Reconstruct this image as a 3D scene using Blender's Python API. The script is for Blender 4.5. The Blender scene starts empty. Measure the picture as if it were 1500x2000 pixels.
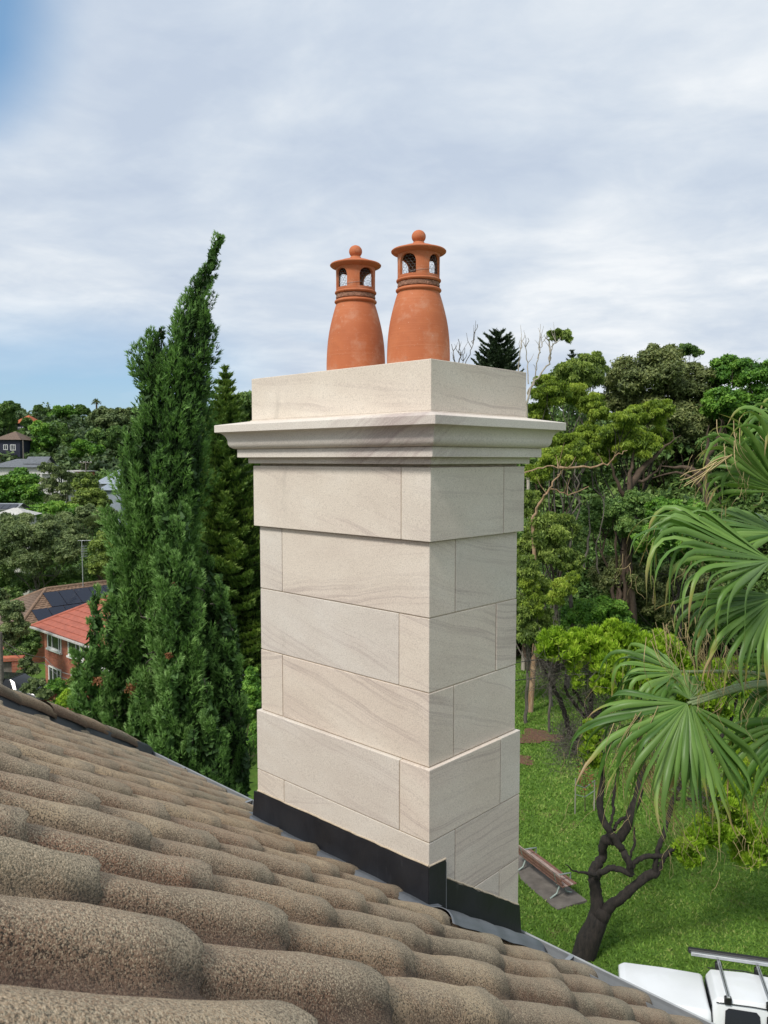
import bpy, bmesh, math, random
import numpy as np
from mathutils import Vector, Matrix
R = random.Random(7)
NR = np.random.default_rng(11)
sc = bpy.context.scene
COL = sc.collection

# ------------------------------------------------------------------ camera, sky, sun, exposure
FPX = 1530.0
PITCH = math.atan(103 / 1530)
cam_d = bpy.data.cameras.new('camera')
cam = bpy.data.objects.new('camera', cam_d)
COL.objects.link(cam)
cam.location = (0, 0, 0)
cam.rotation_euler = (math.pi / 2 - PITCH, 0, 0)
cam_d.sensor_fit = 'VERTICAL'
cam_d.sensor_height = 36.0
cam_d.lens = 36.0 * FPX / 2000.0
cam_d.clip_start = 0.02
cam_d.clip_end = 6000
cam_d.dof.use_dof = True
cam_d.dof.focus_distance = 3.4
cam_d.dof.aperture_fstop = 18.0
sc.camera = cam

SUN_EL, SUN_AZ = math.radians(50), math.radians(218)     # azimuth from +Y clockwise: behind and left of the camera
world = bpy.data.worlds.new('World')
sc.world = world
world.use_nodes = True
wn = world.node_tree.nodes
wl = world.node_tree.links
wn.clear()
def wnode(t, **k):
    n = wn.new(t)
    for a, b in k.items(): setattr(n, a, b)
    return n
w_out = wnode('ShaderNodeOutputWorld')
w_bg = wnode('ShaderNodeBackground')
w_bg.inputs['Strength'].default_value = 0.089
sky = wnode('ShaderNodeTexSky', sky_type='NISHITA', sun_disc=False)
sky.sun_elevation = SUN_EL
sky.sun_rotation = SUN_AZ
sky.air_density = 1.0; sky.dust_density = 0.6; sky.ozone_density = 1.2
tc = wnode('ShaderNodeTexCoord')
sepv = wnode('ShaderNodeSeparateXYZ')
wl.new(tc.outputs['Generated'], sepv.inputs[0])
def wmath(op, a, b=None, c=None, clamp=False):
    n = wnode('ShaderNodeMath', operation=op, use_clamp=clamp)
    for i, v in enumerate((a, b, c)):
        if v is None: continue
        if isinstance(v, (int, float)): n.inputs[i].default_value = v
        else: wl.new(v, n.inputs[i])
    return n.outputs[0]
# cloud layer: direction projected on to a flat layer overhead
zz = wmath('ADD', wmath('MAXIMUM', sepv.outputs[2], 0.0), 0.16)
cx = wmath('DIVIDE', sepv.outputs[0], zz)
cy = wmath('DIVIDE', sepv.outputs[1], zz)
cmb = wnode('ShaderNodeCombineXYZ')
wl.new(cx, cmb.inputs[0]); wl.new(cy, cmb.inputs[1])
def wnoise(scale, detail, rough, dist, off):
    mp = wnode('ShaderNodeMapping')
    mp.inputs['Location'].default_value = off
    mp.inputs['Rotation'].default_value = (0, 0, 0.5)
    mp.inputs['Scale'].default_value = (1.0, 1.15, 1)
    wl.new(cmb.outputs[0], mp.inputs[0])
    n = wnode('ShaderNodeTexNoise')
    n.inputs['Scale'].default_value = scale; n.inputs['Detail'].default_value = detail
    n.inputs['Roughness'].default_value = rough; n.inputs['Distortion'].default_value = dist
    wl.new(mp.outputs[0], n.inputs['Vector'])
    return n.outputs['Fac']
n_big = wnoise(0.55, 5, 0.5, 0.3, (3.1, 1.2, 0))
n_fine = wnoise(1.5, 6, 0.55, 0.3, (7.3, 4.2, 0))
n_hole = wnoise(0.8, 4, 0.55, 0.2, (1.7, 9.4, 2))
def ramp(fac, pts):
    r = wnode('ShaderNodeValToRGB')
    e = r.color_ramp.elements
    while len(e) < len(pts): e.new(0.5)
    for i, (p, c) in enumerate(pts): e[i].position = p; e[i].color = (*c, 1)
    wl.new(fac, r.inputs[0])
    return r.outputs[0]
n_wisp = wnoise(4.2, 7, 0.62, 0.5, (2.3, 8.2, 0))
cl_val = wmath('ADD', wmath('ADD', wmath('MULTIPLY', n_big, 0.42), wmath('MULTIPLY', n_fine, 0.44)), wmath('MULTIPLY', n_wisp, 0.14))
cloud = ramp(cl_val, [(0.40, (4.9, 5.65, 6.8)), (0.46, (5.6, 6.3, 7.25)), (0.52, (6.6, 7.15, 7.8)), (0.59, (8.0, 8.3, 8.6))])
# where the layer is open: thin noise gaps, plus the open patch low in the west
def dirfac(d, inner, outer):
    v = Vector(d).normalized()
    dp = wnode('ShaderNodeVectorMath', operation='DOT_PRODUCT')
    dp.inputs[1].default_value = v
    wl.new(tc.outputs['Generated'], dp.inputs[0])
    mr = wnode('ShaderNodeMapRange', interpolation_type='SMOOTHSTEP')
    mr.inputs['From Min'].default_value = math.cos(outer); mr.inputs['From Max'].default_value = math.cos(inner)
    wl.new(dp.outputs['Value'], mr.inputs['Value'])
    return mr.outputs[0]
gap1 = dirfac((-0.62, 1.0, 0.60), 0.0, 0.20)
gap2 = dirfac((-0.48, 1.0, 0.06), 0.06, 0.36)
band = wnode('ShaderNodeMapRange', interpolation_type='SMOOTHSTEP')
band.inputs['From Min'].default_value = 0.21; band.inputs['From Max'].default_value = 0.06
wl.new(sepv.outputs[2], band.inputs['Value'])
gap2 = wmath('MULTIPLY', gap2, band.outputs[0])
gaps = wmath('ADD', wmath('MULTIPLY', gap1, 1.6), wmath('MULTIPLY', gap2, 1.3))
holes = wmath('MULTIPLY', wmath('SUBTRACT', 0.44, n_hole), 2.0, clamp=True)
open_ = wmath('ADD', wmath('MULTIPLY', gaps, wmath('ADD', 0.25, wmath('MULTIPLY', n_hole, 1.2))), holes, clamp=True)
mixc = wnode('ShaderNodeMix', data_type='RGBA')
wl.new(open_, mixc.inputs['Factor'])
wl.new(cloud, mixc.inputs[6])
# sky behind the gaps, brightened a little by thin vapour
addm = wnode('ShaderNodeMix', data_type='RGBA', blend_type='MIX')
addm.inputs['Factor'].default_value = 0.45
wl.new(sky.outputs[0], addm.inputs[6]); addm.inputs[7].default_value = (2.7, 5.2, 8.3, 1)
wl.new(addm.outputs[2], mixc.inputs[7])
wl.new(mixc.outputs[2], w_bg.inputs['Color'])
wl.new(w_bg.outputs[0], w_out.inputs[0])

sun_d = bpy.data.lights.new('sun', 'SUN')
sun_d.energy = 2.6
sun_d.angle = math.radians(12)
sun_d.color = (1.0, 0.95, 0.88)
sun = bpy.data.objects.new('sun', sun_d)
COL.objects.link(sun)
sd = Vector((math.sin(SUN_AZ) * math.cos(SUN_EL), math.cos(SUN_AZ) * math.cos(SUN_EL), math.sin(SUN_EL)))
sun.rotation_euler = sd.to_track_quat('Z', 'Y').to_euler()

sc.view_settings.view_transform = 'Standard'
sc.view_settings.look = 'None'
sc.view_settings.gamma = 1.0
sc.view_settings.exposure = 0.34
sc.view_settings.use_curve_mapping = False
sc.render.engine = 'CYCLES'
sc.cycles.max_bounces = 6
sc.cycles.diffuse_bounces = 3
sc.cycles.glossy_bounces = 2
sc.cycles.transmission_bounces = 3
sc.cycles.transparent_max_bounces = 6

# ------------------------------------------------------------------ geometry of the place
AZ = math.radians(43.3)
Vd = Vector((math.sin(AZ), math.cos(AZ), 0))          # down the roof slope, away to the right
Ud = Vector((-math.cos(AZ), math.sin(AZ), 0))         # along the eaves, away to the left
CP, SP = math.cos(PITCH), math.sin(PITCH)
def at(x, y, D):                                       # a point seen at photo pixel x, y and D metres ahead
    X = (x - 750) / FPX; Y = -(y - 1000) / FPX
    d = Vector((X, CP + Y * SP, -SP + Y * CP))
    return d * (D / d.y)
def proj(P):
    z = P[1] * CP - P[2] * SP; up = P[1] * SP + P[2] * CP
    return 750 + FPX * P[0] / z, 1000 - FPX * up / z
def on_plane(x, y, n, c):                              # ray through x, y hits the plane n.P = c
    d = at(x, y, 1.0)
    return d * (c / d.dot(n))
CH = at(839, 1060, 3.1); CH.z = 0                      # chimney shaft's near corner, in plan
ROT = math.radians(90) - AZ                            # local x = V, local y = U

# ------------------------------------------------------------------ object helpers
def tag(o, label=None, cat=None, group=None, kind=None):
    if label: o['label'] = label
    if cat: o['category'] = cat
    if group: o['group'] = group
    if kind: o['kind'] = kind
    return o
def empty(name, loc=(0, 0, 0), rz=0.0, **k):
    o = bpy.data.objects.new(name, None); COL.objects.link(o)
    o.empty_display_size = 0.1
    o.location = loc; o.rotation_euler = (0, 0, rz)
    return tag(o, **k)
def link(name, me, mat=None, parent=None, smooth=False, **k):
    o = bpy.data.objects.new(name, me); COL.objects.link(o)
    if mat is not None and not me.materials: me.materials.append(mat)
    if parent is not None: o.parent = parent
    return tag(o, **k)
def npmesh(name, V, F, smooth=False, attr=None):
    V = np.asarray(V, dtype=np.float32).reshape(-1, 3)
    F = np.asarray(F, dtype=np.int32)
    me = bpy.data.meshes.new(name)
    me.vertices.add(len(V)); me.vertices.foreach_set('co', V.ravel())
    k = F.shape[1]; n = len(F)
    me.loops.add(n * k); me.loops.foreach_set('vertex_index', F.ravel())
    me.polygons.add(n)
    me.polygons.foreach_set('loop_start', np.arange(0, n * k, k, dtype=np.int32))
    me.polygons.foreach_set('loop_total', np.full(n, k, dtype=np.int32))
    if smooth: me.polygons.foreach_set('use_smooth', np.ones(n, dtype=bool))
    me.update(calc_edges=True)
    if attr is not None:
        for an, arr in attr.items():
            a = me.attributes.new(an, 'FLOAT', 'POINT')
            a.data.foreach_set('value', np.asarray(arr, dtype=np.float32).ravel())
    return me
def bm_mesh(name, bm, smooth=False):
    me = bpy.data.meshes.new(name)
    bmesh.ops.recalc_face_normals(bm, faces=bm.faces)
    if smooth:
        for f in bm.faces: f.smooth = True
    bm.to_mesh(me); bm.free()
    return me
def bx(bm, x0, x1, y0, y1, z0, z1, bev=0.0, seg=1):
    m = Matrix.Translation(((x0 + x1) / 2, (y0 + y1) / 2, (z0 + z1) / 2)) @ Matrix.Diagonal((x1 - x0, y1 - y0, z1 - z0, 1))
    r = bmesh.ops.create_cube(bm, size=1, matrix=m)
    if bev > 0:
        es = list({e for v in r['verts'] for e in v.link_edges})
        bmesh.ops.bevel(bm, geom=es, offset=bev, segments=seg, affect='EDGES', profile=0.6)
def box_obj(name, dims, mat, parent=None, bev=0.0, seg=1, **k):
    bm = bmesh.new(); bx(bm, *dims, bev=bev, seg=seg)
    return link(name, bm_mesh(name, bm), mat, parent, **k)
def tubes(paths, sides=6):
    """paths: list of (points, radii) -> numpy verts, quads"""
    VV, FF, base = [], [], 0
    ang = np.linspace(0, 2 * math.pi, sides, endpoint=False)
    for pts, rad in paths:
        P = np.array([tuple(p) for p in pts], dtype=float); n = len(P)
        r = np.array(rad, dtype=float)
        T = np.gradient(P, axis=0); T /= (np.linalg.norm(T, axis=1, keepdims=True) + 1e-9)
        ref = np.array([0, 0, 1.0]) if abs(T[0, 2]) < 0.9 else np.array([1.0, 0, 0])
        a = np.cross(T, ref); a /= (np.linalg.norm(a, axis=1, keepdims=True) + 1e-9)
        for i in range(1, n):
            if (a[i] * a[i - 1]).sum() < 0: a[i] *= -1
        b = np.cross(T, a)
        ring = P[:, None, :] + r[:, None, None] * (np.cos(ang)[None, :, None] * a[:, None, :] + np.sin(ang)[None, :, None] * b[:, None, :])
        VV.append(ring.reshape(-1, 3))
        i = np.arange(n - 1)[:, None] * sides; j = np.arange(sides)[None, :]; j2 = (j + 1) % sides
        q = np.stack([i + j, i + j2, i + sides + j2, i + sides + j], axis=-1).reshape(-1, 4) + base
        FF.append(q); base += n * sides
    return np.concatenate(VV), np.concatenate(FF)
def tube_obj(name, paths, mat, parent=None, sides=6, **k):
    V, F = tubes(paths, sides)
    return link(name, npmesh(name, V, F, smooth=True), mat, parent, **k)
def smoothpath(pts, n=6):
    """Catmull-Rom resample of points (any dimension)"""
    P = np.array([tuple(p) for p in pts], dtype=float)
    P = np.vstack([2 * P[0] - P[1], P, 2 * P[-1] - P[-2]])
    out = []
    for i in range(1, len(P) - 2):
        for t in np.linspace(0, 1, n, endpoint=False):
            a, b, c, d = P[i - 1], P[i], P[i + 1], P[i + 2]
            out.append(0.5 * ((2 * b) + (-a + c) * t + (2 * a - 5 * b + 4 * c - d) * t * t + (-a + 3 * b - 3 * c + d) * t ** 3))
    out.append(P[-2])
    return np.array(out)

# ------------------------------------------------------------------ materials
class Mat:
    def __init__(s, name):
        s.m = bpy.data.materials.new(name); s.m.use_nodes = True
        s.n = s.m.node_tree.nodes; s.l = s.m.node_tree.links
        s.b = s.n['Principled BSDF']; s.out = s.n['Material Output']
        s._obj = None
    def node(s, t, **k):
        n = s.n.new(t)
        for a, b in k.items(): setattr(n, a, b)
        return n
    def set(s, inp, v):
        if hasattr(v, 'node'): s.l.new(v, inp)
        else: inp.default_value = v
    def coord(s, kind='Object', scale=(1, 1, 1), rot=(0, 0, 0), off=None):
        t = s.node('ShaderNodeTexCoord'); mp = s.node('ShaderNodeMapping')
        mp.inputs['Scale'].default_value = scale; mp.inputs['Rotation'].default_value = rot
        s.l.new(t.outputs[kind], mp.inputs[0])
        if off is not None: s.l.new(off, mp.inputs['Location'])
        return mp.outputs[0]
    def rand(s): return s.node('ShaderNodeObjectInfo').outputs['Random']
    def noise(s, vec, scale, detail=4, rough=0.55, dist=0.0):
        n = s.node('ShaderNodeTexNoise')
        n.inputs['Scale'].default_value = scale; n.inputs['Detail'].default_value = detail
        n.inputs['Roughness'].default_value = rough; n.inputs['Distortion'].default_value = dist
        s.l.new(vec, n.inputs['Vector']); return n.outputs['Fac']
    def ramp(s, fac, pts, interp='LINEAR'):
        r = s.node('ShaderNodeValToRGB'); r.color_ramp.interpolation = interp
        e = r.color_ramp.elements
        while len(e) < len(pts): e.new(0.5)
        for i, (p, c) in enumerate(pts):
            e[i].position = p
            e[i].color = (*c, 1) if isinstance(c, tuple) else (c, c, c, 1)
        s.l.new(fac, r.inputs[0]); return r.outputs[0]
    def math(s, op, a, b=None, c=None, clamp=False):
        n = s.node('ShaderNodeMath', operation=op, use_clamp=clamp)
        for i, v in enumerate((a, b, c)):
            if v is not None: s.set(n.inputs[i], v)
        return n.outputs[0]
    def mix(s, f, a, b, mode='MIX'):
        n = s.node('ShaderNodeMix', data_type='RGBA', blend_type=mode)
        for i, v in ((0, f), (6, a), (7, b)):
            if isinstance(v, tuple): v = (*v, 1)
            s.set(n.inputs[i], v)
        return n.outputs[2]
    def bump(s, h, strength=0.3, dist=0.01):
        n = s.node('ShaderNodeBump')
        n.inputs['Strength'].default_value = strength; n.inputs['Distance'].default_value = dist
        s.l.new(h, n.inputs['Height']); s.l.new(n.outputs[0], s.b.inputs['Normal'])
    def color(s, v):
        if isinstance(v, tuple): v = (*v, 1)
        s.set(s.b.inputs['Base Color'], v)
    def rough(s, v): s.set(s.b.inputs['Roughness'], v)
def plain(name, col, rough=0.6, metal=0.0, var=0.12, scale=6.0, bump=0.0, coord='Object'):
    m = Mat(name)
    v = m.coord(coord)
    n = m.noise(v, scale, 5, 0.6)
    lo = tuple(c * (1 - var) for c in col); hi = tuple(min(1, c * (1 + var)) for c in col)
    m.color(m.ramp(n, [(0.3, lo), (0.7, hi)]))
    m.rough(rough); m.b.inputs['Metallic'].default_value = metal
    if bump: m.bump(m.noise(v, scale * 8, 3), bump, 0.01)
    return m.m
def leafmat(name, cols, trans=0.25, rough=0.55, scale=0.5, spec=0.3):
    """cols: dark to light leaf colours picked by each leaf's own tint, plus a slow drift over the crown"""
    m = Mat(name)
    a = m.node('ShaderNodeAttribute', attribute_name='tint').outputs['Fac']
    n = m.noise(m.coord('Object'), scale, 3, 0.5)
    f = m.math('ADD', m.math('MULTIPLY', a, 0.7), m.math('MULTIPLY', m.math('SUBTRACT', n, 0.35), 1.0), clamp=True)
    k = len(cols)
    c = m.ramp(f, [(0.1 + 0.85 * i / (k - 1), cc) for i, cc in enumerate(cols)])
    m.color(c); m.rough(rough)
    m.b.inputs['Specular IOR Level'].default_value = spec
    tr = m.node('ShaderNodeBsdfTranslucent')
    m.l.new(m.mix(1.0, c, (1.0, 1.0, 0.55), 'MULTIPLY'), tr.inputs['Color'])
    mx = m.node('ShaderNodeMixShader'); mx.inputs[0].default_value = trans
    m.l.new(m.b.outputs[0], mx.inputs[1]); m.l.new(tr.outputs[0], mx.inputs[2])
    m.l.new(mx.outputs[0], m.out.inputs['Surface'])
    return m.m
def barkmat(name, dark, light, scale=6):
    m = Mat(name)
    v = m.coord('Object', scale=(1, 1, 0.25))
    n = m.noise(v, scale, 6, 0.7, 0.6)
    m.color(m.ramp(n, [(0.35, dark), (0.65, light)])); m.rough(0.9)
    m.bump(n, 0.6, 0.03)
    return m.m

# sandstone: each block with its own bedding, tilt and tone
def sandstone():
    m = Mat('sandstone')
    r = m.rand()
    cmb = m.node('ShaderNodeCombineXYZ')
    for i, k in enumerate((37.0, 91.0, 53.0)): m.l.new(m.math('MULTIPLY', r, k), cmb.inputs[i])
    t = m.node('ShaderNodeTexCoord')
    rot = m.node('ShaderNodeVectorRotate', rotation_type='EULER_XYZ')
    m.l.new(t.outputs['Object'], rot.inputs['Vector'])
    rr = m.node('ShaderNodeCombineXYZ')
    r2 = m.math('FRACT', m.math('MULTIPLY', r, 17.3)); r3 = m.math('FRACT', m.math('MULTIPLY', r, 29.7))
    m.l.new(m.math('MULTIPLY', m.math('SUBTRACT', r2, 0.55), 0.5), rr.inputs[0])
    m.l.new(m.math('MULTIPLY', m.math('SUBTRACT', r3, 0.75), 0.6), rr.inputs[1])
    m.l.new(rr.outputs[0], rot.inputs['Rotation'])
    add = m.node('ShaderNodeVectorMath', operation='ADD')
    m.l.new(rot.outputs[0], add.inputs[0]); m.l.new(cmb.outputs[0], add.inputs[1])
    base = add.outputs[0]
    def mp(sx, sy, sz):
        q = m.node('ShaderNodeMapping'); q.inputs['Scale'].default_value = (sx, sy, sz)
        m.l.new(base, q.inputs[0]); return q.outputs[0]
    # warp for curving beds
    warp = m.noise(mp(1, 1, 1), 1.6, 3, 0.5)
    wv = m.node('ShaderNodeCombineXYZ'); m.l.new(m.math('MULTIPLY', warp, 0.10), wv.inputs[2])
    b2 = m.node('ShaderNodeVectorMath', operation='ADD'); m.l.new(base, b2.inputs[0]); m.l.new(wv.outputs[0], b2.inputs[1])
    q = m.node('ShaderNodeMapping'); q.inputs['Scale'].default_value = (0.45, 0.45, 34); m.l.new(b2.outputs[0], q.inputs[0])
    beds = m.noise(q.outputs[0], 1.5, 4, 0.6)
    q2 = m.node('ShaderNodeMapping'); q2.inputs['Scale'].default_value = (0.5, 0.5, 3.2); m.l.new(b2.outputs[0], q2.inputs[0])
    zone = m.noise(q2.outputs[0], 1.7, 2, 0.5)
    line = m.ramp(beds, [(0.52, 0.0), (0.60, 1.0), (0.65, 0.2)])
    amt = m.math('MULTIPLY', m.math('MULTIPLY', line, m.ramp(zone, [(0.44, 0.0), (0.60, 1.0)])), 0.36)
    tone = m.ramp(m.noise(mp(1, 1, 2), 2.2, 4, 0.6), [(0.3, (0.61, 0.55, 0.485)), (0.5, (0.66, 0.605, 0.535)), (0.7, (0.70, 0.655, 0.59))])
    tone = m.mix(m.math('MULTIPLY', m.ramp(zone, [(0.45, 0.0), (0.7, 1.0)]), 0.35), tone, (0.60, 0.51, 0.465))
    r4 = m.math('FRACT', m.math('MULTIPLY', r, 41.1))
    tone = m.mix(1.0, tone, m.ramp(r4, [(0.0, (0.93, 0.94, 0.95)), (0.5, (1.0, 0.985, 0.96)), (1.0, (1.0, 0.965, 0.93))]), 'MULTIPLY')
    c = m.mix(amt, tone, (0.26, 0.205, 0.20))
    g = m.noise(mp(1, 1, 1), 210, 2, 0.6)
    c = m.mix(0.75, c, m.ramp(g, [(0.3, (0.72, 0.72, 0.72)), (0.5, (1, 1, 1)), (0.7, (1.12, 1.12, 1.12))]), 'MULTIPLY')
    # a few water marks and smudges
    s = m.noise(mp(3, 3, 0.8), 3.1, 5, 0.7)
    c = m.mix(m.math('MULTIPLY', m.ramp(s, [(0.62, 0.0), (0.8, 1.0)]), 0.35), c, (0.33, 0.30, 0.26))
    m.color(c); m.rough(0.93); m.b.inputs['Specular IOR Level'].default_value = 0.2
    h = m.math('ADD', m.math('MULTIPLY', g, 0.6), m.math('MULTIPLY', m.noise(mp(1, 1, 1), 40, 4, 0.6), 0.8))
    m.bump(h, 0.35, 0.003)
    return m.m
M_STONE = sandstone()
def veined():
    """the cornice stone: diagonal mauve iron bands near the corner, cream elsewhere"""
    m = Mat('veined_sandstone')
    v = m.coord('Object')
    sep = m.node('ShaderNodeSeparateXYZ'); m.l.new(v, sep.inputs[0])
    warp = m.noise(v, 2.4, 4, 0.6)
    # bedding coordinate dipping along both faces
    s = m.math('ADD', m.math('ADD', m.math('MULTIPLY', sep.outputs[2], 1.0), m.math('MULTIPLY', sep.outputs[1], 0.55)), m.math('MULTIPLY', sep.outputs[0], -0.62))
    s = m.math('ADD', s, m.math('MULTIPLY', warp, 0.14))
    cmb = m.node('ShaderNodeCombineXYZ'); m.l.new(m.math('MULTIPLY', s, 42.0), cmb.inputs[0])
    fine = m.noise(cmb.outputs[0], 1.0, 4, 0.65)
    cmb2 = m.node('ShaderNodeCombineXYZ'); m.l.new(m.math('MULTIPLY', s, 5.0), cmb2.inputs[0]); m.l.new(m.math('MULTIPLY', sep.outputs[1], 0.6), cmb2.inputs[1])
    broad = m.noise(cmb2.outputs[0], 1.0, 2, 0.5)
    # ironstone zone: a seam through the stone around the near corner
    d = m.math('ABSOLUTE', m.math('SUBTRACT', m.math('ADD', sep.outputs[1], m.math('MULTIPLY', sep.outputs[0], -0.55)), 0.16))
    zone = m.ramp(m.math('ADD', d, m.math('MULTIPLY', warp, 0.15)), [(0.08, 1.0), (0.30, 0.7), (0.52, 0.0)])
    tone = m.ramp(m.noise(v, 3.0, 4, 0.6), [(0.3, (0.61, 0.555, 0.495)), (0.7, (0.69, 0.645, 0.58))])
    f = m.math('MULTIPLY', m.math('ADD', m.math('MULTIPLY', m.ramp(fine, [(0.42, 0.0), (0.6, 1.0)]), 0.55), m.math('MULTIPLY', m.ramp(broad, [(0.4, 0.0), (0.6, 1.0)]), 0.55)), zone, clamp=True)
    c = m.mix(m.math('MULTIPLY', f, 0.62), tone, (0.30, 0.215, 0.215))
    g = m.noise(v, 210, 2, 0.6)
    c = m.mix(0.7, c, m.ramp(g, [(0.3, (0.72, 0.72, 0.72)), (0.5, (1, 1, 1)), (0.7, (1.12, 1.12, 1.12))]), 'MULTIPLY')
    m.color(c); m.rough(0.93); m.b.inputs['Specular IOR Level'].default_value = 0.2
    m.bump(g, 0.3, 0.003)
    return m.m
M_VEIN = veined()
M_MORTAR = plain('lime_mortar', (0.50, 0.42, 0.32), 0.95, var=0.15, scale=60, bump=0.4)
def terracotta():
    m = Mat('terracotta')
    v = m.coord('Object', scale=(1, 1, 1))
    vz = m.coord('Object', scale=(0.5, 0.5, 40))
    rings = m.noise(vz, 2.0, 4, 0.6)
    n = m.noise(v, 7, 5, 0.6)
    c = m.ramp(n, [(0.3, (0.40, 0.115, 0.045)), (0.55, (0.47, 0.145, 0.058)), (0.75, (0.52, 0.175, 0.075))])
    c = m.mix(m.math('MULTIPLY', m.ramp(rings, [(0.55, 0.0), (0.7, 1.0)]), 0.35), c, (0.56, 0.24, 0.13))
    bl = m.noise(v, 11, 6, 0.7)
    c = m.mix(m.math('MULTIPLY', m.ramp(bl, [(0.52, 0.0), (0.70, 1.0)]), 0.38), c, (0.60, 0.36, 0.25))
    c = m.mix(m.math('MULTIPLY', m.ramp(m.noise(v, 17, 5, 0.7), [(0.60, 0.0), (0.75, 1.0)]), 0.45), c, (0.22, 0.07, 0.035))
    sp = m.noise(v, 140, 2, 0.5)
    c = m.mix(m.ramp(sp, [(0.70, 0.0), (0.76, 0.6)]), c, (0.60, 0.40, 0.30))
    m.color(c); m.rough(0.72); m.b.inputs['Specular IOR Level'].default_value = 0.35
    m.bump(m.math('ADD', rings, m.math('MULTIPLY', n, 0.5)), 0.35, 0.004)
    return m.m
M_TERRA = terracotta()
M_ROUGHMORTAR = plain('rough_pink_mortar', (0.46, 0.24, 0.16), 0.95, var=0.4, scale=90, bump=1.0)
M_WIRE = plain('galvanised_wire', (0.33, 0.34, 0.35), 0.45, 0.7)
def leadmat(name, dark, light, streak=0.5):
    m = Mat(name)
    v = m.coord('Object'); n = m.noise(v, 5, 6, 0.65, 0.4)
    vs = m.coord('Object', scale=(14, 14, 2)); s = m.noise(vs, 2, 5, 0.7)
    c = m.ramp(n, [(0.3, dark), (0.7, light)])
    c = m.mix(m.math('MULTIPLY', m.ramp(s, [(0.62, 0.0), (0.74, 1.0)]), streak), c, (0.16, 0.165, 0.175))
    m.color(c); m.rough(m.ramp(n, [(0.3, 0.42), (0.7, 0.62)])); m.b.inputs['Metallic'].default_value = 0.15
    m.bump(n, 0.3, 0.01)
    return m.m
M_UPSTAND = leadmat('black_lead', (0.012, 0.013, 0.017), (0.022, 0.024, 0.03), 0.18)
M_LEAD = leadmat('grey_lead', (0.095, 0.108, 0.125), (0.17, 0.185, 0.205), 0.3)
M_STRIP = leadmat('dark_strip', (0.03, 0.034, 0.042), (0.06, 0.066, 0.078), 0.3)
def tilemat():
    m = Mat('weathered_concrete_tile')
    r = m.rand()
    off = m.node('ShaderNodeCombineXYZ')
    for i, k in enumerate((31.0, 77.0, 13.0)): m.l.new(m.math('MULTIPLY', r, k), off.inputs[i])
    t = m.node('ShaderNodeTexCoord')
    add = m.node('ShaderNodeVectorMath', operation='ADD'); m.l.new(t.outputs['Object'], add.inputs[0]); m.l.new(off.outputs[0], add.inputs[1])
    v = add.outputs[0]
    body = m.ramp(r, [(0.0, (0.36, 0.235, 0.145)), (0.16, (0.50, 0.37, 0.235)), (0.30, (0.27, 0.175, 0.115)), (0.44, (0.42, 0.30, 0.19)), (0.56, (0.22, 0.185, 0.135)), (0.66, (0.54, 0.42, 0.27)), (0.76, (0.33, 0.21, 0.14)), (0.86, (0.17, 0.165, 0.12)), (0.93, (0.30, 0.16, 0.10))], 'CONSTANT')
    body = m.mix(m.ramp(m.noise(v, 4, 4, 0.6), [(0.42, 0.0), (0.62, 0.8)]), body, (0.20, 0.112, 0.072))
    # lichen and grit speckle
    sp = m.noise(v, 250, 2, 0.8)
    c = m.mix(m.ramp(sp, [(0.43, 0.95), (0.51, 0.0)]), body, (0.030, 0.027, 0.022))
    patch = m.noise(v, 6, 4, 0.6)
    c = m.mix(m.ramp(patch, [(0.49, 0.0), (0.64, 0.70)]), c, (0.10, 0.080, 0.060))
    c = m.mix(m.ramp(m.noise(v, 3.5, 3, 0.6), [(0.54, 0.0), (0.72, 0.45)]), c, (0.125, 0.12, 0.085))
    sp2 = m.noise(v, 330, 2, 0.8)
    c = m.mix(m.ramp(sp2, [(0.53, 0.0), (0.61, 0.75)]), c, (0.56, 0.44, 0.30))
    # dark weathered butt end with painted step shade, bare reddish pan between rolls
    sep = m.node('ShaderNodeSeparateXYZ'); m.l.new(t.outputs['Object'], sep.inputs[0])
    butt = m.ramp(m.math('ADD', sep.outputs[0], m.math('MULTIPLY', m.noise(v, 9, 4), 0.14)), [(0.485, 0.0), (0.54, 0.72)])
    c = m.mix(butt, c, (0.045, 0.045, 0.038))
    pan = m.ramp(m.math('ADD', sep.outputs[2], m.math('MULTIPLY', m.noise(v, 20, 3), 0.010)), [(0.012, 0.92), (0.034, 0.40), (0.056, 0.0)])  # bare pan colour, carried up the roll flanks as painted shade
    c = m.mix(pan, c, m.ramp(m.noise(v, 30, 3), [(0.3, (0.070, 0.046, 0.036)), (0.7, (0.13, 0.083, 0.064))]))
    lich_highlight = m.ramp(m.math('ADD', sep.outputs[2], m.math('MULTIPLY', m.noise(v, 25, 4), 0.03)), [(0.058, 0.0), (0.088, 0.55)])  # lichen tan on the crests, with the crest highlight painted into it
    c = m.mix(m.math('MULTIPLY', lich_highlight, m.ramp(sp2, [(0.40, 0.2), (0.55, 1.0)])), c, (0.60, 0.50, 0.36))
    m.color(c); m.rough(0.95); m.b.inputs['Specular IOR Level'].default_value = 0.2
    h = m.math('ADD', m.math('MULTIPLY', sp, 1.0), m.math('MULTIPLY', m.noise(v, 60, 4, 0.6), 0.7))
    m.bump(h, 0.8, 0.006)
    return m.m
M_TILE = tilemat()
M_ZINC = plain('zinc_gutter', (0.26, 0.28, 0.30), 0.5, 0.3, 0.12, 12)
M_BRICKWALL = plain('house_wall_render', (0.42, 0.38, 0.32), 0.9, scale=4)
M_TIMBER = plain('painted_fascia', (0.45, 0.44, 0.42), 0.6)
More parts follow.
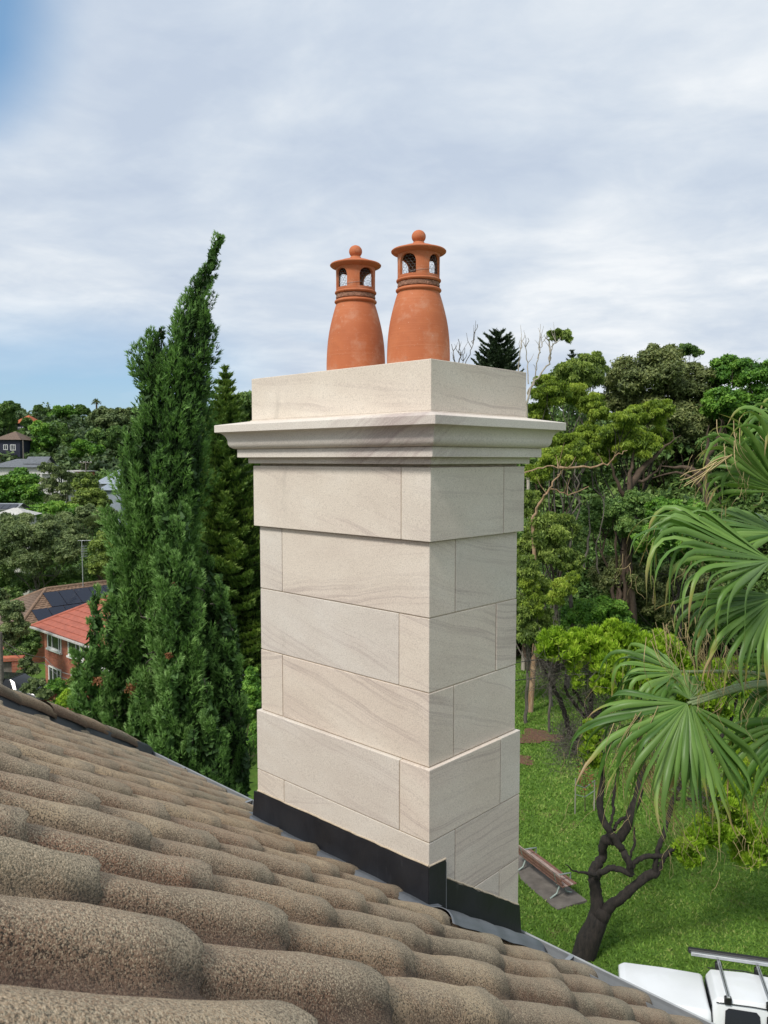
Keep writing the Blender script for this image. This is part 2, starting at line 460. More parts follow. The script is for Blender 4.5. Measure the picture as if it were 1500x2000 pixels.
# ------------------------------------------------------------------ terrain and lawn
def ss(a, b, x):
    t = np.clip((x - a) / (b - a), 0, 1); return t * t * (3 - 2 * t)
def ground(x, y):
    x = np.asarray(x, float); y = np.asarray(y, float)
    z = -13.0 + 0 * x
    left = 1 - ss(-14, -2, x)
    z = z - 3.2 * left * ss(14, 40, y)
    hill_l = (1 - ss(-30, 60, x)) * ss(85, 250, y) * 22
    hill_r = ss(0, 40, x) * (ss(52, 120, y) * 6 + ss(90, 220, y) * 6)
    mid = ss(120, 320, y) * 4
    return z + hill_l + hill_r + mid + 0.12 * np.sin(x * 0.35 + 1) * np.cos(y * 0.27)
def gz(x, y): return float(ground(x, y))
gx = np.sinh(np.linspace(-6.2, 6.2, 181)) * 6.0
gy = np.concatenate([[-1200, -500, -200, -80, -30, -10], np.linspace(0, 70, 90), 70 + np.sinh(np.linspace(0.05, 5.6, 60)) * 12])
GX, GY = np.meshgrid(gx, gy)
GZ = ground(GX, GY)
nY, nX = GX.shape
idx = np.arange(nY * nX).reshape(nY, nX)
F = np.stack([idx[:-1, :-1], idx[:-1, 1:], idx[1:, 1:], idx[1:, :-1]], -1).reshape(-1, 4)
def lawnmat():
    m = Mat('park_grass')
    v = m.coord('Object')
    n1 = m.noise(v, 0.35, 5, 0.6); n2 = m.noise(v, 3.2, 5, 0.7); n3 = m.noise(v, 30, 3, 0.7)
    c = m.ramp(n2, [(0.3, (0.075, 0.155, 0.022)), (0.5, (0.105, 0.205, 0.030)), (0.7, (0.150, 0.260, 0.042))])
    c = m.mix(m.ramp(n1, [(0.45, 0.0), (0.7, 0.55)]), c, (0.150, 0.210, 0.045))
    c = m.mix(m.ramp(n3, [(0.35, 0.6), (0.55, 0.0)]), c, (0.05, 0.105, 0.018))
    dry = m.noise(v, 0.9, 5, 0.65)
    c = m.mix(m.ramp(dry, [(0.58, 0.0), (0.72, 0.75)]), c, (0.22, 0.17, 0.075))
    m.color(c); m.rough(0.9); m.b.inputs['Specular IOR Level'].default_value = 0.15
    m.bump(m.math('ADD', n3, n2), 0.9, 0.08)
    return m.m
M_LAWN = lawnmat()
link('ground', npmesh('ground', np.stack([GX, GY, GZ], -1).reshape(-1, 3), F, smooth=True), M_LAWN, kind='structure')

# ------------------------------------------------------------------ chimney
ch = empty('chimney', (CH.x, CH.y, 0), ROT, label='tall cream sandstone chimney with moulded cornice rising from the tiled roof edge', cat='chimney')
L, W = 1.09, 0.62
def zc(y, d): return at(839, y, 3.1 - 1.414 * d).z      # height of something at the near corner, standing d proud
MORT = 0.0022
def course(z0, z1, d, uj, vj, split='corner', name='stone_block'):
    """one course of dressed blocks round the shaft; uj, vj: joints on the two faces we see"""
    z0 += MORT; z1 -= MORT
    g = MORT
    def blk(x0, x1, y0, y1):
        j = [R.uniform(-0.0009, 0.0009) for _ in range(2)]
        w, h = x1 - x0, y1 - y0
        bm = bmesh.new(); bx(bm, 0, w, 0, h, 0, z1 - z0, bev=0.0028, seg=2)
        o = link(name, bm_mesh(name, bm), M_STONE, ch)
        o.location = (x0 + j[0], y0 + j[1], z0)
        return o
    a, b = -d, L + d
    c, e = -d, W + d
    # local x = v (right face runs along it), local y = u (left face runs along it)
    blk(c, vj - g, a, uj - g)
    blk(c, e - 0.15, uj + g, b)
    blk(vj + g, e, a, uj - g)
    blk(e - 0.15 + 2 * g, e, uj + g, b)
# heights
zA1, zA0 = zc(912, .021), zc(1060, .021)
z1, z2, z3 = -0.636, -0.942, -1.2485
course(zA0, zA1, .021, 0.135, 0.480)
course(z1, zA0, 0.0, 0.920, 0.168)
course(z2, z1, 0.0, 0.164, 0.462)
course(z3, z2, 0.0, 0.924, 0.162)
zb1, zb2, zb3 = -1.553, -1.862, -2.17
course(zb1, z3, .0175, 0.145, 0.480)
course(zb2, zb1, .0175, 0.90, 0.155)
course(zb3, zb2, .0175, 0.20, 0.480)
course(zb3 - .31, zb3, .0175, 0.90, 0.155)
# mortar core, a hair behind the block faces, down to the ground
bm = bmesh.new()
bx(bm, 0.004, W - 0.004, 0.004, L - 0.004, zb3 - .6, zA1 - 0.01)
bx(bm, -.0135, W + .0135, -.0135, L + .0135, zb3 - .6, z3 - 0.004)
bx(bm, -.017, W + .017, -.017, L + .017, zA0 + 0.004, zA1 - 0.004)
bx(bm, .004, W - .004, .004, L - .004, zA1 - 0.02, zc(893, .037))
link('mortar_core', bm_mesh('mortar_core', bm), M_MORTAR, ch)
box_obj('chimney_breast', (0.0, W, 0, L, -13.2, zb3 - .6), M_BRICKWALL, ch)

def moulding(name, prof, mat, dx=0.0):
    """prof: list of (projection, z) from bottom to top, swept round the rectangle with mitred corners"""
    V, Fq = [], []
    for d, z in prof:
        V += [(-d, -d, z), (W + d, -d, z), (W + d, L + d, z), (-d, L + d, z)]
    n = len(prof)
    # subdivide along the sides so the bevelled arris can wander slightly
    Fs = []
    for i in range(n - 1):
        for k in range(4):
            Fs.append((i * 4 + k, i * 4 + (k + 1) % 4, (i + 1) * 4 + (k + 1) % 4, (i + 1) * 4 + k))
    Fs.append((3, 2, 1, 0)); Fs.append((n * 4 - 4, n * 4 - 3, n * 4 - 2, n * 4 - 1))
    me = bpy.data.meshes.new(name); me.from_pydata(V, [], Fs); me.update()
    return link(name, me, mat, ch)
# lowest fillet
t0, t1 = zc(907, .037), zc(893.5, .037)
moulding('fillet', [(.035, t0), (.037, t0 + .002), (.037, t1)], M_VEIN)
b0, b1 = t1 + 0.0015, zc(872, .075)
moulding('band', [(.036, b0 - .001), (.0735, b0), (.075, b0 + .0015), (.075, b1 - .0015), (.0735, b1)], M_VEIN)
k0, k1 = b1 + .001, zc(829, .145)
cy = []
for i in range(23):
    t = i / 22
    # cyma: convex belly low, hollow above, flaring to the lip
    if t < 0.42:
        a = t / 0.42 * math.pi / 2
        d = 0.078 + 0.030 * math.sin(a); z = 0.40 * (1 - math.cos(a))
    else:
        a = (t - 0.42) / 0.58 * math.pi / 2
        d = 0.108 + 0.037 * (1 - math.cos(a)); z = 0.40 + 0.60 * math.sin(a)
    cy.append((d, k0 + (k1 - k0) * z))
l1 = zc(809, .152)
prof = [(.060, k0 - .0005)] + cy + [(.1505, k1 + .001), (.153, k1 + .003), (.153, l1 - .002), (.1515, l1), (.03, l1 + .020)]
moulding('cornice', prof, M_VEIN)
c0, c1 = l1 + .021, zc(700, .0235)
moulding('bedding_course', [(.027, l1 + .012), (.029, l1 + .014), (.029, l1 + .0225), (.020, l1 + .026)], M_STONE)
bm = bmesh.new(); bx(bm, -.0235, W + .0235, -.0235, L + .0235, 0, c1 - c0 - .004, bev=.003, seg=2)
o = link('cap_block', bm_mesh('cap_block', bm), M_STONE, ch); o.location = (0, 0, c0 + .004)
ZTOP = c1
# flaunching mortar on top, low
bm = bmesh.new(); bx(bm, 0.06, W - .06, 0.1, L - .1, c1 - .002, c1 + .012, bev=.01, seg=2)
link('flaunching', bm_mesh('flaunching', bm), M_MORTAR, ch)

# ------------------------------------------------------------------ chimney pots
def lathe(prof, seg=64, wob=0.0, seed=0):
    n = len(prof); V = []
    rr = random.Random(seed)
    ph = [rr.uniform(0, 6.28) for _ in range(4)]
    for r, z in prof:
        for k in range(seg):
            a = 2 * math.pi * k / seg
            q = r * (1 + wob * (math.sin(2 * a + ph[0] + z * 9) + 0.5 * math.sin(3 * a + ph[1] - z * 14)))
            V.append((q * math.cos(a), q * math.sin(a), z))
    F = []
    for i in range(n - 1):
        for k in range(seg):
            F.append((i * seg + k, i * seg + (k + 1) % seg, (i + 1) * seg + (k + 1) % seg, (i + 1) * seg + k))
    return V, F
def torus_prof(rc, zc_, rr, n=9, a0=-90, a1=90):
    return [(rc + rr * math.cos(math.radians(a0 + (a1 - a0) * i / (n - 1))), zc_ + rr * 0.85 * math.sin(math.radians(a0 + (a1 - a0) * i / (n - 1)))) for i in range(n)]
def chimney_pot(u, label, hs, rot, seed):
    p = Vector((CH.x, CH.y, 0)) + Ud * u + Vd * 0.305
    root = empty('chimney_pot', (p.x, p.y, ZTOP + .004), math.radians(rot), label=label, cat='chimney pot', group='terracotta pots on the chimney')
    root.scale = (1, 1, hs)
    # body, thrown on a wheel
    body = [(0.1405, 0.0), (0.1408, 0.03), (0.1405, 0.08), (0.138, 0.14), (0.1335, 0.19), (0.127, 0.235), (0.119, 0.275), (0.1095, 0.315), (0.1005, 0.348), (0.0965, 0.362)]
    pts = smoothpath([(r, z) for r, z in body], 5)
    body = [(float(r), float(z)) for r, z in pts]
    body += torus_prof(0.0915, 0.382, 0.0105) + [(0.088, 0.396), (0.075, 0.396), (0.075, 0.37), (0.10, 0.30), (0.125, 0.20), (0.128, 0.0)]
    V, F = lathe(body, 72, 0.0035, seed)
    me = bpy.data.meshes.new('pot_body'); me.from_pydata(V, [], F); me.update()
    for f in me.polygons: f.use_smooth = True
    link('pot_body', me, M_TERRA, root)
    # rough mortar joint
    jp = [(0.086, 0.394), (0.0935, 0.397), (0.0945, 0.404), (0.093, 0.411), (0.0935, 0.416), (0.086, 0.418)]
    V, F = lathe(jp, 96, 0.0)
    V = [(x * (1 + R.uniform(-.014, .014)), y * (1 + R.uniform(-.014, .014)), z + R.uniform(-.0015, .0015)) for x, y, z in V]
    me = bpy.data.meshes.new('mortar_joint'); me.from_pydata(V, [], F); me.update()
    link('mortar_joint', me, M_ROUGHMORTAR, root)
    # cowl: ring, pierced drum, hat
    ring = [(0.080, 0.418)] + torus_prof(0.0895, 0.428, 0.0105) + [(0.086, 0.438), (0.080, 0.438), (0.080, 0.418)]
    V, F = lathe(ring, 72, 0.002, seed + 1)
    me = bpy.data.meshes.new('cowl_ring'); me.from_pydata(V, [], F); me.update()
    for f in me.polygons: f.use_smooth = True
    link('cowl_ring', me, M_TERRA, root)
    zb, zs, zt = 0.437, 0.448, 0.552
    half = math.radians(26.5); Ro, Ri = 0.0935, 0.082
    thetas = []
    for q in range(4):
        c = q * math.pi / 2
        for i in range(25): thetas.append((c - half + 2 * half * i / 24, True, 2 * i / 24 - 1))
        for i in range(1, 8): thetas.append((c + half + (math.pi / 2 - 2 * half) * i / 8, False, 0))
    n = len(thetas)
    def hole(s):                                        # top of the arched opening
        return zs + 0.004 + 0.052 + 0.037 * math.sqrt(max(0, 1 - abs(s) ** 2.3))
    V, F = [], []
    for th, op, s in thetas:
        h = hole(s) if op else zs
        lo = zs if op else zs
        for rr_, zz_ in ((Ro, zb), (Ro, lo), (Ro, h), (Ro + 0.001, zt), (Ri, zb), (Ri, lo), (Ri, h), (Ri, zt)):
            V.append((rr_ * math.cos(th), rr_ * math.sin(th), zz_))
    for i in range(n):
        j = (i + 1) % n
        a, b = i * 8, j * 8
        opn = thetas[i][1] and thetas[j][1] and not (thetas[i][2] > 0.99)
        F += [(a, b, b + 1, a + 1), (a + 4, a + 5, b + 5, b + 4)]
        if opn:
            F += [(a + 2, b + 2, b + 3, a + 3), (a + 6, a + 7, b + 7, b + 6), (a + 1, b + 1, b + 5, a + 5), (a + 2, a + 6, b + 6, b + 2)]
        else:
            F += [(a + 1, b + 1, b + 2, a + 2), (a + 2, b + 2, b + 3, a + 3), (a + 5, a + 6, b + 6, b + 5), (a + 6, a + 7, b + 7, b + 6)]
    # jambs
    for i, (th, op, s) in enumerate(thetas):
        if op and abs(s) > 0.99:
            a = i * 8; F.append((a + 1, a + 2, a + 6, a + 5))
            # above sill on the solid side the wall must rise to the same head: patch strip
    # solid parts between openings have h = sill: lift their middle ring to the head of the jamb
    hj = hole(1.0)
    V = [list(v) for v in V]
    for i, (th, op, s) in enumerate(thetas):
        if not op:
            for k in (2, 6): V[i * 8 + k][2] = hj
    me = bpy.data.meshes.new('cowl_drum'); me.from_pydata([tuple(v) for v in V], [], F); me.update()
    link('cowl_drum', me, M_TERRA, root)
    hat = [(0.080, 0.549), (0.094, 0.549), (0.106, 0.5545), (0.117, 0.559), (0.1215, 0.563), (0.1225, 0.567), (0.119, 0.571), (0.108, 0.574), (0.092, 0.580), (0.070, 0.589), (0.045, 0.597), (0.029, 0.600), (0.0265, 0.604), (0.0255, 0.610)]
    for i in range(11):
        a = math.radians(-52 + 142 * i / 10)
        hat.append((0.0315 * math.cos(a), 0.6375 + 0.0315 * math.sin(a)))
    V, F = lathe(hat, 72, 0.0025, seed + 2)
    me = bpy.data.meshes.new('cowl_hat'); me.from_pydata(V, [], F); me.update()
    for f in me.polygons: f.use_smooth = True
    link('cowl_hat', me, M_TERRA, root)
    # chicken wire rolled inside the drum
    paths = []
    rw = 0.0795; nc = 26; cell = 0.0125
    rw_rows = 9
    for row in range(rw_rows):
        for c in range(nc):
            a0 = 2 * math.pi * (c + 0.5 * (row % 2)) / nc; da = 2 * math.pi / nc / 2
            z = 0.440 + row * cell
            def pt(a, zz): 
                q = rw * (1 + 0.03 * math.sin(5 * a + row)); return (q * math.cos(a), q * math.sin(a), zz)
            paths.append(([pt(a0 - da, z), pt(a0 - da * .1, z + cell * .35), pt(a0, z + cell * .7), pt(a0, z + cell)], [.0006] * 4))
            paths.append(([pt(a0 + da, z), pt(a0 + da * .1, z + cell * .35), pt(a0, z + cell * .7)], [.0006] * 3))
    tube_obj('wire_mesh', paths, M_WIRE, root, sides=3)
    # tie wire across a pier
    a = [(0.0955 * math.cos(t), 0.0955 * math.sin(t), 0.458 + 0.012 * (t - 0.4)) for t in np.linspace(0.2, 1.4, 10)]
    tube_obj('tie_wire', [(a, [.0007] * 10)], M_WIRE, root, sides=4)
    return root
def open_dir(px, sgn): return 0
chimney_pot(0.325, 'larger terracotta chimney pot with arched cowl, right one nearest the stone corner', 0.925, -90 - 36, 3)
chimney_pot(0.723, 'smaller looking terracotta chimney pot with arched cowl, left one of the pair', 0.935, -90 - 50, 9)

# ------------------------------------------------------------------ tiled roof
TAN = math.tan(math.radians(33)); PR = math.radians(33)
Z0 = -1.83
roof = empty('tiled_roof', (0, 0, 0), label='sloping roof of weathered brown concrete tiles around the chimney', cat='roof')
rm = Matrix.Identity(4)
xa = (Vd * math.cos(PR) + Vector((0, 0, -math.sin(PR)))); za = xa.cross(Ud)
if za.z < 0: za = -za
for i in range(3):
    rm[i][0] = xa[i]; rm[i][1] = Ud[i]; rm[i][2] = za[i]
rm.translation = Vector((CH.x, CH.y, Z0)) - za * 0.068
roof.matrix_world = rm
UE = 3.40                                               # verge
SP_ = 0.251; RH = 0.060
def prof_h(s):                                          # cross section of one tile, s in 0..1 across, crest at 0.5
    if s < 0.42:
        x = (0.42 - s) / 0.245
        if x < 0.9: return RH * ((1 - x ** 2.3) ** 0.62)
        return RH * ((1 - 0.9 ** 2.3) ** 0.62) * max(0.0, (1.35 - x) / 0.45) ** 2
    x = (s - 0.42) / 0.34
    if x < 0.9: return RH * ((1 - x ** 2.2) ** 0.65)
    return RH * ((1 - 0.9 ** 2.2) ** 0.65) * max(0.0, (1.4 - x) / 0.5) ** 2
CR0 = -1.335                                             # crest positions: CR0 + i * SP_
def roofh(x, y):                                        # outer height of the tiling at local x (down slope), y (u)
    s = ((y - CR0) / SP_ + 0.5) % 1.0
    return prof_h(s) + 0.018
GA = 0.361 / math.cos(PR); TL = 0.50
def make_tile_mesh(seed):
    """one interlocking single roll tile"""
    rr = random.Random(seed)
    half = [0.0, 0.055, 0.09, 0.12, 0.145, 0.165, 0.183, 0.20, 0.215, 0.24, 0.27, 0.31, 0.36, 0.42, 0.49, 0.56, 0.62, 0.67, 0.71, 0.74, 0.78, 0.83, 0.89, 0.95]
    ss_ = half + [1.0]
    xs = [0.0, 0.12, 0.25, 0.35, 0.42, 0.465, 0.483, 0.492, 0.497]
    drop = [0, 0, 0, 0, 0.0, 0.0, 0.0, 0.0, 0.0012]
    V, F = [], []
    chip = [0.005 * math.sin(k * 1.3 + seed) + rr.uniform(-.004, .004) for k in range(len(ss_))]
    for i, x in enumerate(xs):
        for k, s in enumerate(ss_):
            h = prof_h(s % 1.0)
            if i > 5: x = xs[i] + chip[k]
            lift = 0.024 * x / TL
            y = (s - 0.5) * SP_
            w = 0.0028 * math.sin(x * 17 + seed * 2 + s * 3) + 0.0016 * math.sin(s * 11 + seed) + 0.0010 * math.sin(x * 41 + s * 13)
            sh = 1 - 0.07 * drop[i] / 0.0012 * .3
            V.append((x + (0.006 * math.sin(s * 6 + seed) if i > 4 else 0), y, h * sh + lift - drop[i] + w + rr.uniform(-.0007, .0007)))
    m_ = len(ss_)
    for i in range(len(xs) - 1):
        for k in range(m_ - 1):
            F.append((i * m_ + k, (i + 1) * m_ + k, (i + 1) * m_ + k + 1, i * m_ + k + 1))
    last = len(V)
    V += [V[(len(xs) - 1) * m_ + k] for k in range(m_)]   # a second rim so that the cut end keeps a crisp arris
    b = len(V)
    for k, s in enumerate(ss_):
        x, y, z = V[last + k]; V.append((x - 0.004, y, prof_h(s % 1.0) * 0.84 - 0.004))
    for k in range(m_ - 1): F.append((last + k, b + k, b + k + 1, last + k + 1))
    me = bpy.data.meshes.new('roof_tile'); me.from_pydata(V, [], F); me.update()
    for f in me.polygons: f.use_smooth = True
    for f in me.polygons[-(m_ - 1):]: f.use_smooth = False
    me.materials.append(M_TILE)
    return me
tile_meshes = [make_tile_mesh(s) for s in range(8)]
# the hip: a line climbing from the eave corner, tiles are cut along it
HP = Vector((0.75 / math.cos(PR), 3.44, 0)); HT = (Vector((-0.71 / math.cos(PR), 2.56, 0)) - HP).normalized()
HN = Vector((-HT.y, HT.x, 0))
if HN.y < 0: HN = -HN                                   # outward, away from this slope
def hip_side(x, y): return (Vector((x, y, 0)) - HP).dot(HN)
def cut_mesh(me, ox, oy):
    bm = bmesh.new(); bm.from_mesh(me)
    co = HP - Vector((ox, oy, 0)) - HN * 0.02
    bmesh.ops.bisect_plane(bm, geom=bm.verts[:] + bm.edges[:] + bm.faces[:], plane_co=co, plane_no=HN, clear_outer=True)
    m2 = bpy.data.meshes.new('roof_tile'); bm.to_mesh(m2); bm.free()
    m2.materials.append(M_TILE)
    return m2
XE = 0.695 / math.cos(PR)                               # tail of the lowest course
cands = []
for i in range(-10, 21):
    for k in range(0, 10):
        y = CR0 + i * SP_; xt = XE - k * GA
        cx_, cy_ = xt - GA / 2, y
        hs = [hip_side(xt - TL * q, y + SP_ * r_) for q in (0, 1) for r_ in (-.5, .5)]
        if min(hs) > -0.03: continue
        v = xt * math.cos(PR)
        # wholly inside the shaft: leave out
        if 0.12 < y < L - 0.12 and 0.0 < (xt - TL) * math.cos(PR) and v < 0.55: continue
        vis = False
        for dx in (-.25, .25):
            for dy in (-.12, .12):
                q = roof.matrix_world @ Vector((cx_ + dx, cy_ + dy, 0.05))
                if q.y * CP - q.z * SP > 0.10:
                    px, py = proj(q)
                    if -80 < px < 1580 and py < 2120: vis = True
        w = roof.matrix_world @ Vector((cx_, cy_, 0.05))
        cands.append((vis, w.length, xt, y, max(hs) > -0.03))
field_V, field_F = [], []
nt = 0
for vis, dd, xt, y, cut in sorted(cands, key=lambda c: (not c[0], c[1])):
    me = tile_meshes[R.randrange(8)]
    jx, jy, jz, ja = R.uniform(-.010, .010), R.uniform(-.003, .003), R.uniform(-.001, .003), R.uniform(-.010, .010)
    if cut: me = cut_mesh(me, xt - TL, y)
    if vis and nt < 298:
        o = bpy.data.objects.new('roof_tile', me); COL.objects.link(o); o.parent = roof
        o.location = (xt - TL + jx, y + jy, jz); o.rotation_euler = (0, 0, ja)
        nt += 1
    else:
        n0 = len(field_V)
        field_V += [(v.co.x + xt - TL, v.co.y + y, v.co.z) for v in me.vertices]
        field_F += [tuple(a + n0 for a in f.vertices) for f in me.polygons]
print('tiles', nt, len(cands))
if field_V:
    me = bpy.data.meshes.new('outlying_tiles'); me.from_pydata(field_V, [], field_F); me.update()
    for f in me.polygons: f.use_smooth = True
    link('outlying_tiles', me, M_TILE, roof, kind='stuff')
# roof deck below, verge wall, fascia, house body
HTOP = HP + HT * 5.2
dk = [(XE - 10 * GA, CR0 - 11 * SP_, -.02), (XE - .03, CR0 - 11 * SP_, -.02), (XE - .03, HP.y - .03, -.02), (HTOP.x, HTOP.y - .03, -.02)]
me = bpy.data.meshes.new('roof_deck'); me.from_pydata(dk, [], [(0, 1, 2, 3)]); me.update(); link('roof_deck', me, M_TIMBER, roof)
# lead strip and capping along the verge
nn = 70
V, F = [], []
for i in range(nn + 1):
    t = 4.6 * i / nn
    wob = 0.004 * math.sin(i * 1.1) + 0.003 * math.sin(i * 2.7)
    lp = 0.012 if (i % 6) < 3 else 0.0
    end = 1 - 0.75 * max(0, 1 - t / .16) ** 2
    for o_, z in ((-0.085 - lp, 0.052 + wob * .5), (-0.045, 0.068 * end + wob), (-0.03, 0.118 * end + wob), (0.0, 0.128 * end)):
        p = HP + HT * t + HN * o_
        V.append((p.x, p.y, z))
for i in range(nn):
    for k in range(3): F.append((i * 4 + k, (i + 1) * 4 + k, (i + 1) * 4 + k + 1, i * 4 + k + 1))
me = bpy.data.meshes.new('lead_strip'); me.from_pydata(V, [], F); me.update()
for f in me.polygons: f.use_smooth = True
link('lead_strip', me, M_STRIP, roof)
def cap_tile():
    V, F = [], []
    xs = [0, .12, .24, .33, .37, .395, .405]
    for i, x in enumerate(xs):
        for k in range(11):
            a = math.pi * k / 10
            r = 0.092 + 0.008 * x / .4
            V.append((x, -r * math.cos(a), 0.055 * math.sin(a) + 0.016 * math.sin(math.pi * min(1, x / .42)) * .5 - (0.010 if i == 6 else 0)))
    for i in range(6):
        for k in range(10): F.append((i * 11 + k, (i + 1) * 11 + k, (i + 1) * 11 + k + 1, i * 11 + k + 1))
    me = bpy.data.meshes.new('hip_cap'); me.from_pydata(V, [], F); me.update()
    for f in me.polygons: f.use_smooth = True
    me.materials.append(M_TILE); return me
cm = cap_tile()
ha = math.atan2(-HT.y, -HT.x)
for i in range(12):
    o = bpy.data.objects.new('hip_cap', cm); COL.objects.link(o); o.parent = roof
    p = HP + HT * (0.42 + i * .36 + R.uniform(-.01, .01)) + HN * .055
    o.location = (p.x, p.y, 0.098 + R.uniform(-.004, .006) - (.012 if i == 0 else 0)); o.rotation_euler = (0, math.radians(1.5 + (5 if i == 0 else 0)), ha + R.uniform(-.02, .02))
# the slope beyond the hip falls away out of sight
Pa = HP + HN * .12; Pb = HTOP + HN * .05
V = [(Pa.x, Pa.y, .04), (Pb.x, Pb.y, .04), (Pb.x - .2, Pb.y + 3.2, -2.2), (Pa.x - 1.6, Pa.y + 1.2, -1.0)]
me = bpy.data.meshes.new('far_slope'); me.from_pydata(V, [], [(0, 1, 2, 3)]); me.update(); link('far_slope', me, M_STRIP, roof)

# grey lead apron dressed over the rolls beside the chimney
def apron(x0, x1, y0, y1, lift, name, nx=26, ny=26, inner=None):
    xs = np.linspace(x0, x1, nx); ys = np.linspace(y0, y1, ny)
    V = []
    for x in xs:
        for y in ys:
            h = roofh(x, y)
            # lead bridges the valleys
            hh = max(h, 0.55 * RH + 0.01) + lift + 0.002 * math.sin(x * 31 + y * 17)
            V.append((x + 0.006 * math.sin(y * 23), y, hh))
    F = []
    for i in range(nx - 1):
        for k in range(ny - 1): F.append((i * ny + k, (i + 1) * ny + k, (i + 1) * ny + k + 1, i * ny + k + 1))
    me = bpy.data.meshes.new(name); me.from_pydata(V, [], F); me.update()
    for f in me.polygons: f.use_smooth = True
    o = link(name, me, M_LEAD, roof)
    md = o.modifiers.new('thick', 'SOLIDIFY'); md.thickness = 0.003; md.offset = 1
    return o
cv_ = math.cos(PR)
V, F = [], []
for i in range(9):
    for k in range(61):
        x = -0.085 + 0.11 * i / 8; y = -0.05 + 1.25 * k / 60
        V.append((x, y, 0.066 + 0.026 * (i / 8) + 0.0015 * math.sin(y * 29 + x * 9) - (0.02 if i == 0 else 0)))
for i in range(8):
    for k in range(60): F.append((i * 61 + k, (i + 1) * 61 + k, (i + 1) * 61 + k + 1, i * 61 + k + 1))
me = bpy.data.meshes.new('back_gutter_lead'); me.from_pydata(V, [], F); me.update()
for f in me.polygons: f.use_smooth = True
link('back_gutter_lead', me, M_LEAD, roof)
apron(-0.03 / cv_, 0.665 / cv_, -0.165, 0.03, 0.011, 'lead_apron', 46, 20)

# black upstand (flashing) wrapped on the stone, with turned mortar line
fl = empty('lead_flashing', (CH.x, CH.y, 0), ROT, label='black lead flashing stepped around the foot of the sandstone chimney', cat='flashing')
dF = .0225
def sheet(name, pts, n, thick, mat, parent):
    """polygon given in local metres, extruded by thick along n"""
    k = len(pts); V = [Vector(p) for p in pts] + [Vector(p) + Vector(n) * thick for p in pts]
    F = [tuple(range(k))[::-1], tuple(range(k, 2 * k))] + [(i, (i + 1) % k, (i + 1) % k + k, i + k) for i in range(k)]
    me = bpy.data.meshes.new(name); me.from_pydata([tuple(v) for v in V], [], F); me.update()
    bm = bmesh.new(); bm.from_mesh(me); bmesh.ops.recalc_face_normals(bm, faces=bm.faces)
    bm.to_mesh(me); bm.free()
    return link(name, me, mat, parent)
zt_, zbm = -1.652, -1.83
a = -.0175
n_ = 14
top = [(a - .001, a - .006 + (L + .045 - a) * i / n_, zt_ - 0.018 * i / n_ + 0.003 * math.sin(i * 1.7)) for i in range(n_ + 1)]
bot = [(a - .001, y, z) for (_, y, z) in [(0, L + .055, -1.845), (0, 0.5, -1.848), (0, a - .008, zbm - .015)]]
sheet('flashing_upstand', top + bot, (-1, 0, 0), .006, M_UPSTAND, fl)
# return on the right face up to the step
sheet('flashing_return', [(a - .007, a - .001, zt_), (0.085, a - .001, zt_ - .008), (0.088, a - .001, -1.93), (a - .007, a - .001, zbm - .02)], (0, -1, 0), .006, M_UPSTAND, fl)
top = [(0.088 + (W + .022 - .088) * i / 12, a - .001, -1.742 - (.352) * i / 12 + .004 * math.sin(i * 2.1)) for i in range(13)]
bot = [(W + .045, a - .001, -2.285), (0.088, a - .001, -1.925)]
sheet('flashing_side', top + bot, (0, -1, 0), .0045, M_UPSTAND, fl)
tube_obj('folded_seam', [([(.0875, -.0235, -1.67), (.088, -.0235, -1.80), (.0885, -.024, -1.92)], [.002, .0025, .0025])], M_LEAD, fl, sides=6)
# creamy mortar bead along the top edges
pp = [(a - .0015, a + (L + .035) * i / 30, zt_ - 0.018 * i / 30 + .004 + R.uniform(-.002, .002)) for i in range(31)]
p2 = [(a + .107 * i / 5, a - .0015, zt_ + .004 - .008 * i / 5) for i in range(6)]
p3 = [(0.09 + (W + .015 - .09) * i / 24, a - .0015, -1.742 - .352 * i / 24 + .005 + R.uniform(-.002, .002)) for i in range(25)]
tube_obj('mortar_bead', [(pp, [.0042] * 31), (p2, [.0042] * 6), (p3, [.0042] * 25)], M_MORTAR, fl, sides=6)

# gutter
gut = empty('roof_gutter', (CH.x, CH.y, Z0 - TAN * 0.66), ROT, label='pale metal gutter running along the roof eave past the chimney', cat='gutter')
def gut_sec():
    return [(0.0, 0.02), (0.0, -0.085), (0.095, -0.085), (0.112, -0.02), (0.114, 0.0), (0.121, 0.006), (0.126, 0.0), (0.122, -0.006), (0.1155, -0.003), (0.113, -0.02), (0.097, -0.088), (-0.002, -0.088), (-0.002, 0.02)]
V, F = [], []
sec = gut_sec()
for yy in (-3.6, 1.2, 3.55):
    for x, z in sec: V.append((0.630 + x * 0.70 - 0.012, yy, z * .8 + 0.002))
k = len(sec)
for i in range(2):
    for q in range(k): F.append((i * k + q, i * k + (q + 1) % k, (i + 1) * k + (q + 1) % k, (i + 1) * k + q))
me = bpy.data.meshes.new('gutter_trough'); me.from_pydata(V, [], F); me.update()
link('gutter_trough', me, M_ZINC, gut)
for yy in (-1.75, -0.95, -0.28, 1.35, 2.1, 2.9):
    b = box_obj('gutter_bracket', (0.64, 0.700, yy, yy + .02, .002, .008), M_ZINC, gut, bev=.002)
# house body under the roof
hb = empty('house_wall', (CH.x, CH.y, 0), ROT, label='pale wall of the house below the tiled roof', cat='house')
box_obj('wall_body', (-3.0, 0.30, -3.3, UE + .02, -13.2, -2.42), M_BRICKWALL, hb)
box_obj('soffit', (0.30, 0.645, -3.6, UE + .1, -2.50, -2.47), M_TIMBER, hb)
box_obj('fascia', (0.617, 0.640, -3.6, UE + .1, -2.47, -2.31), M_TIMBER, hb)
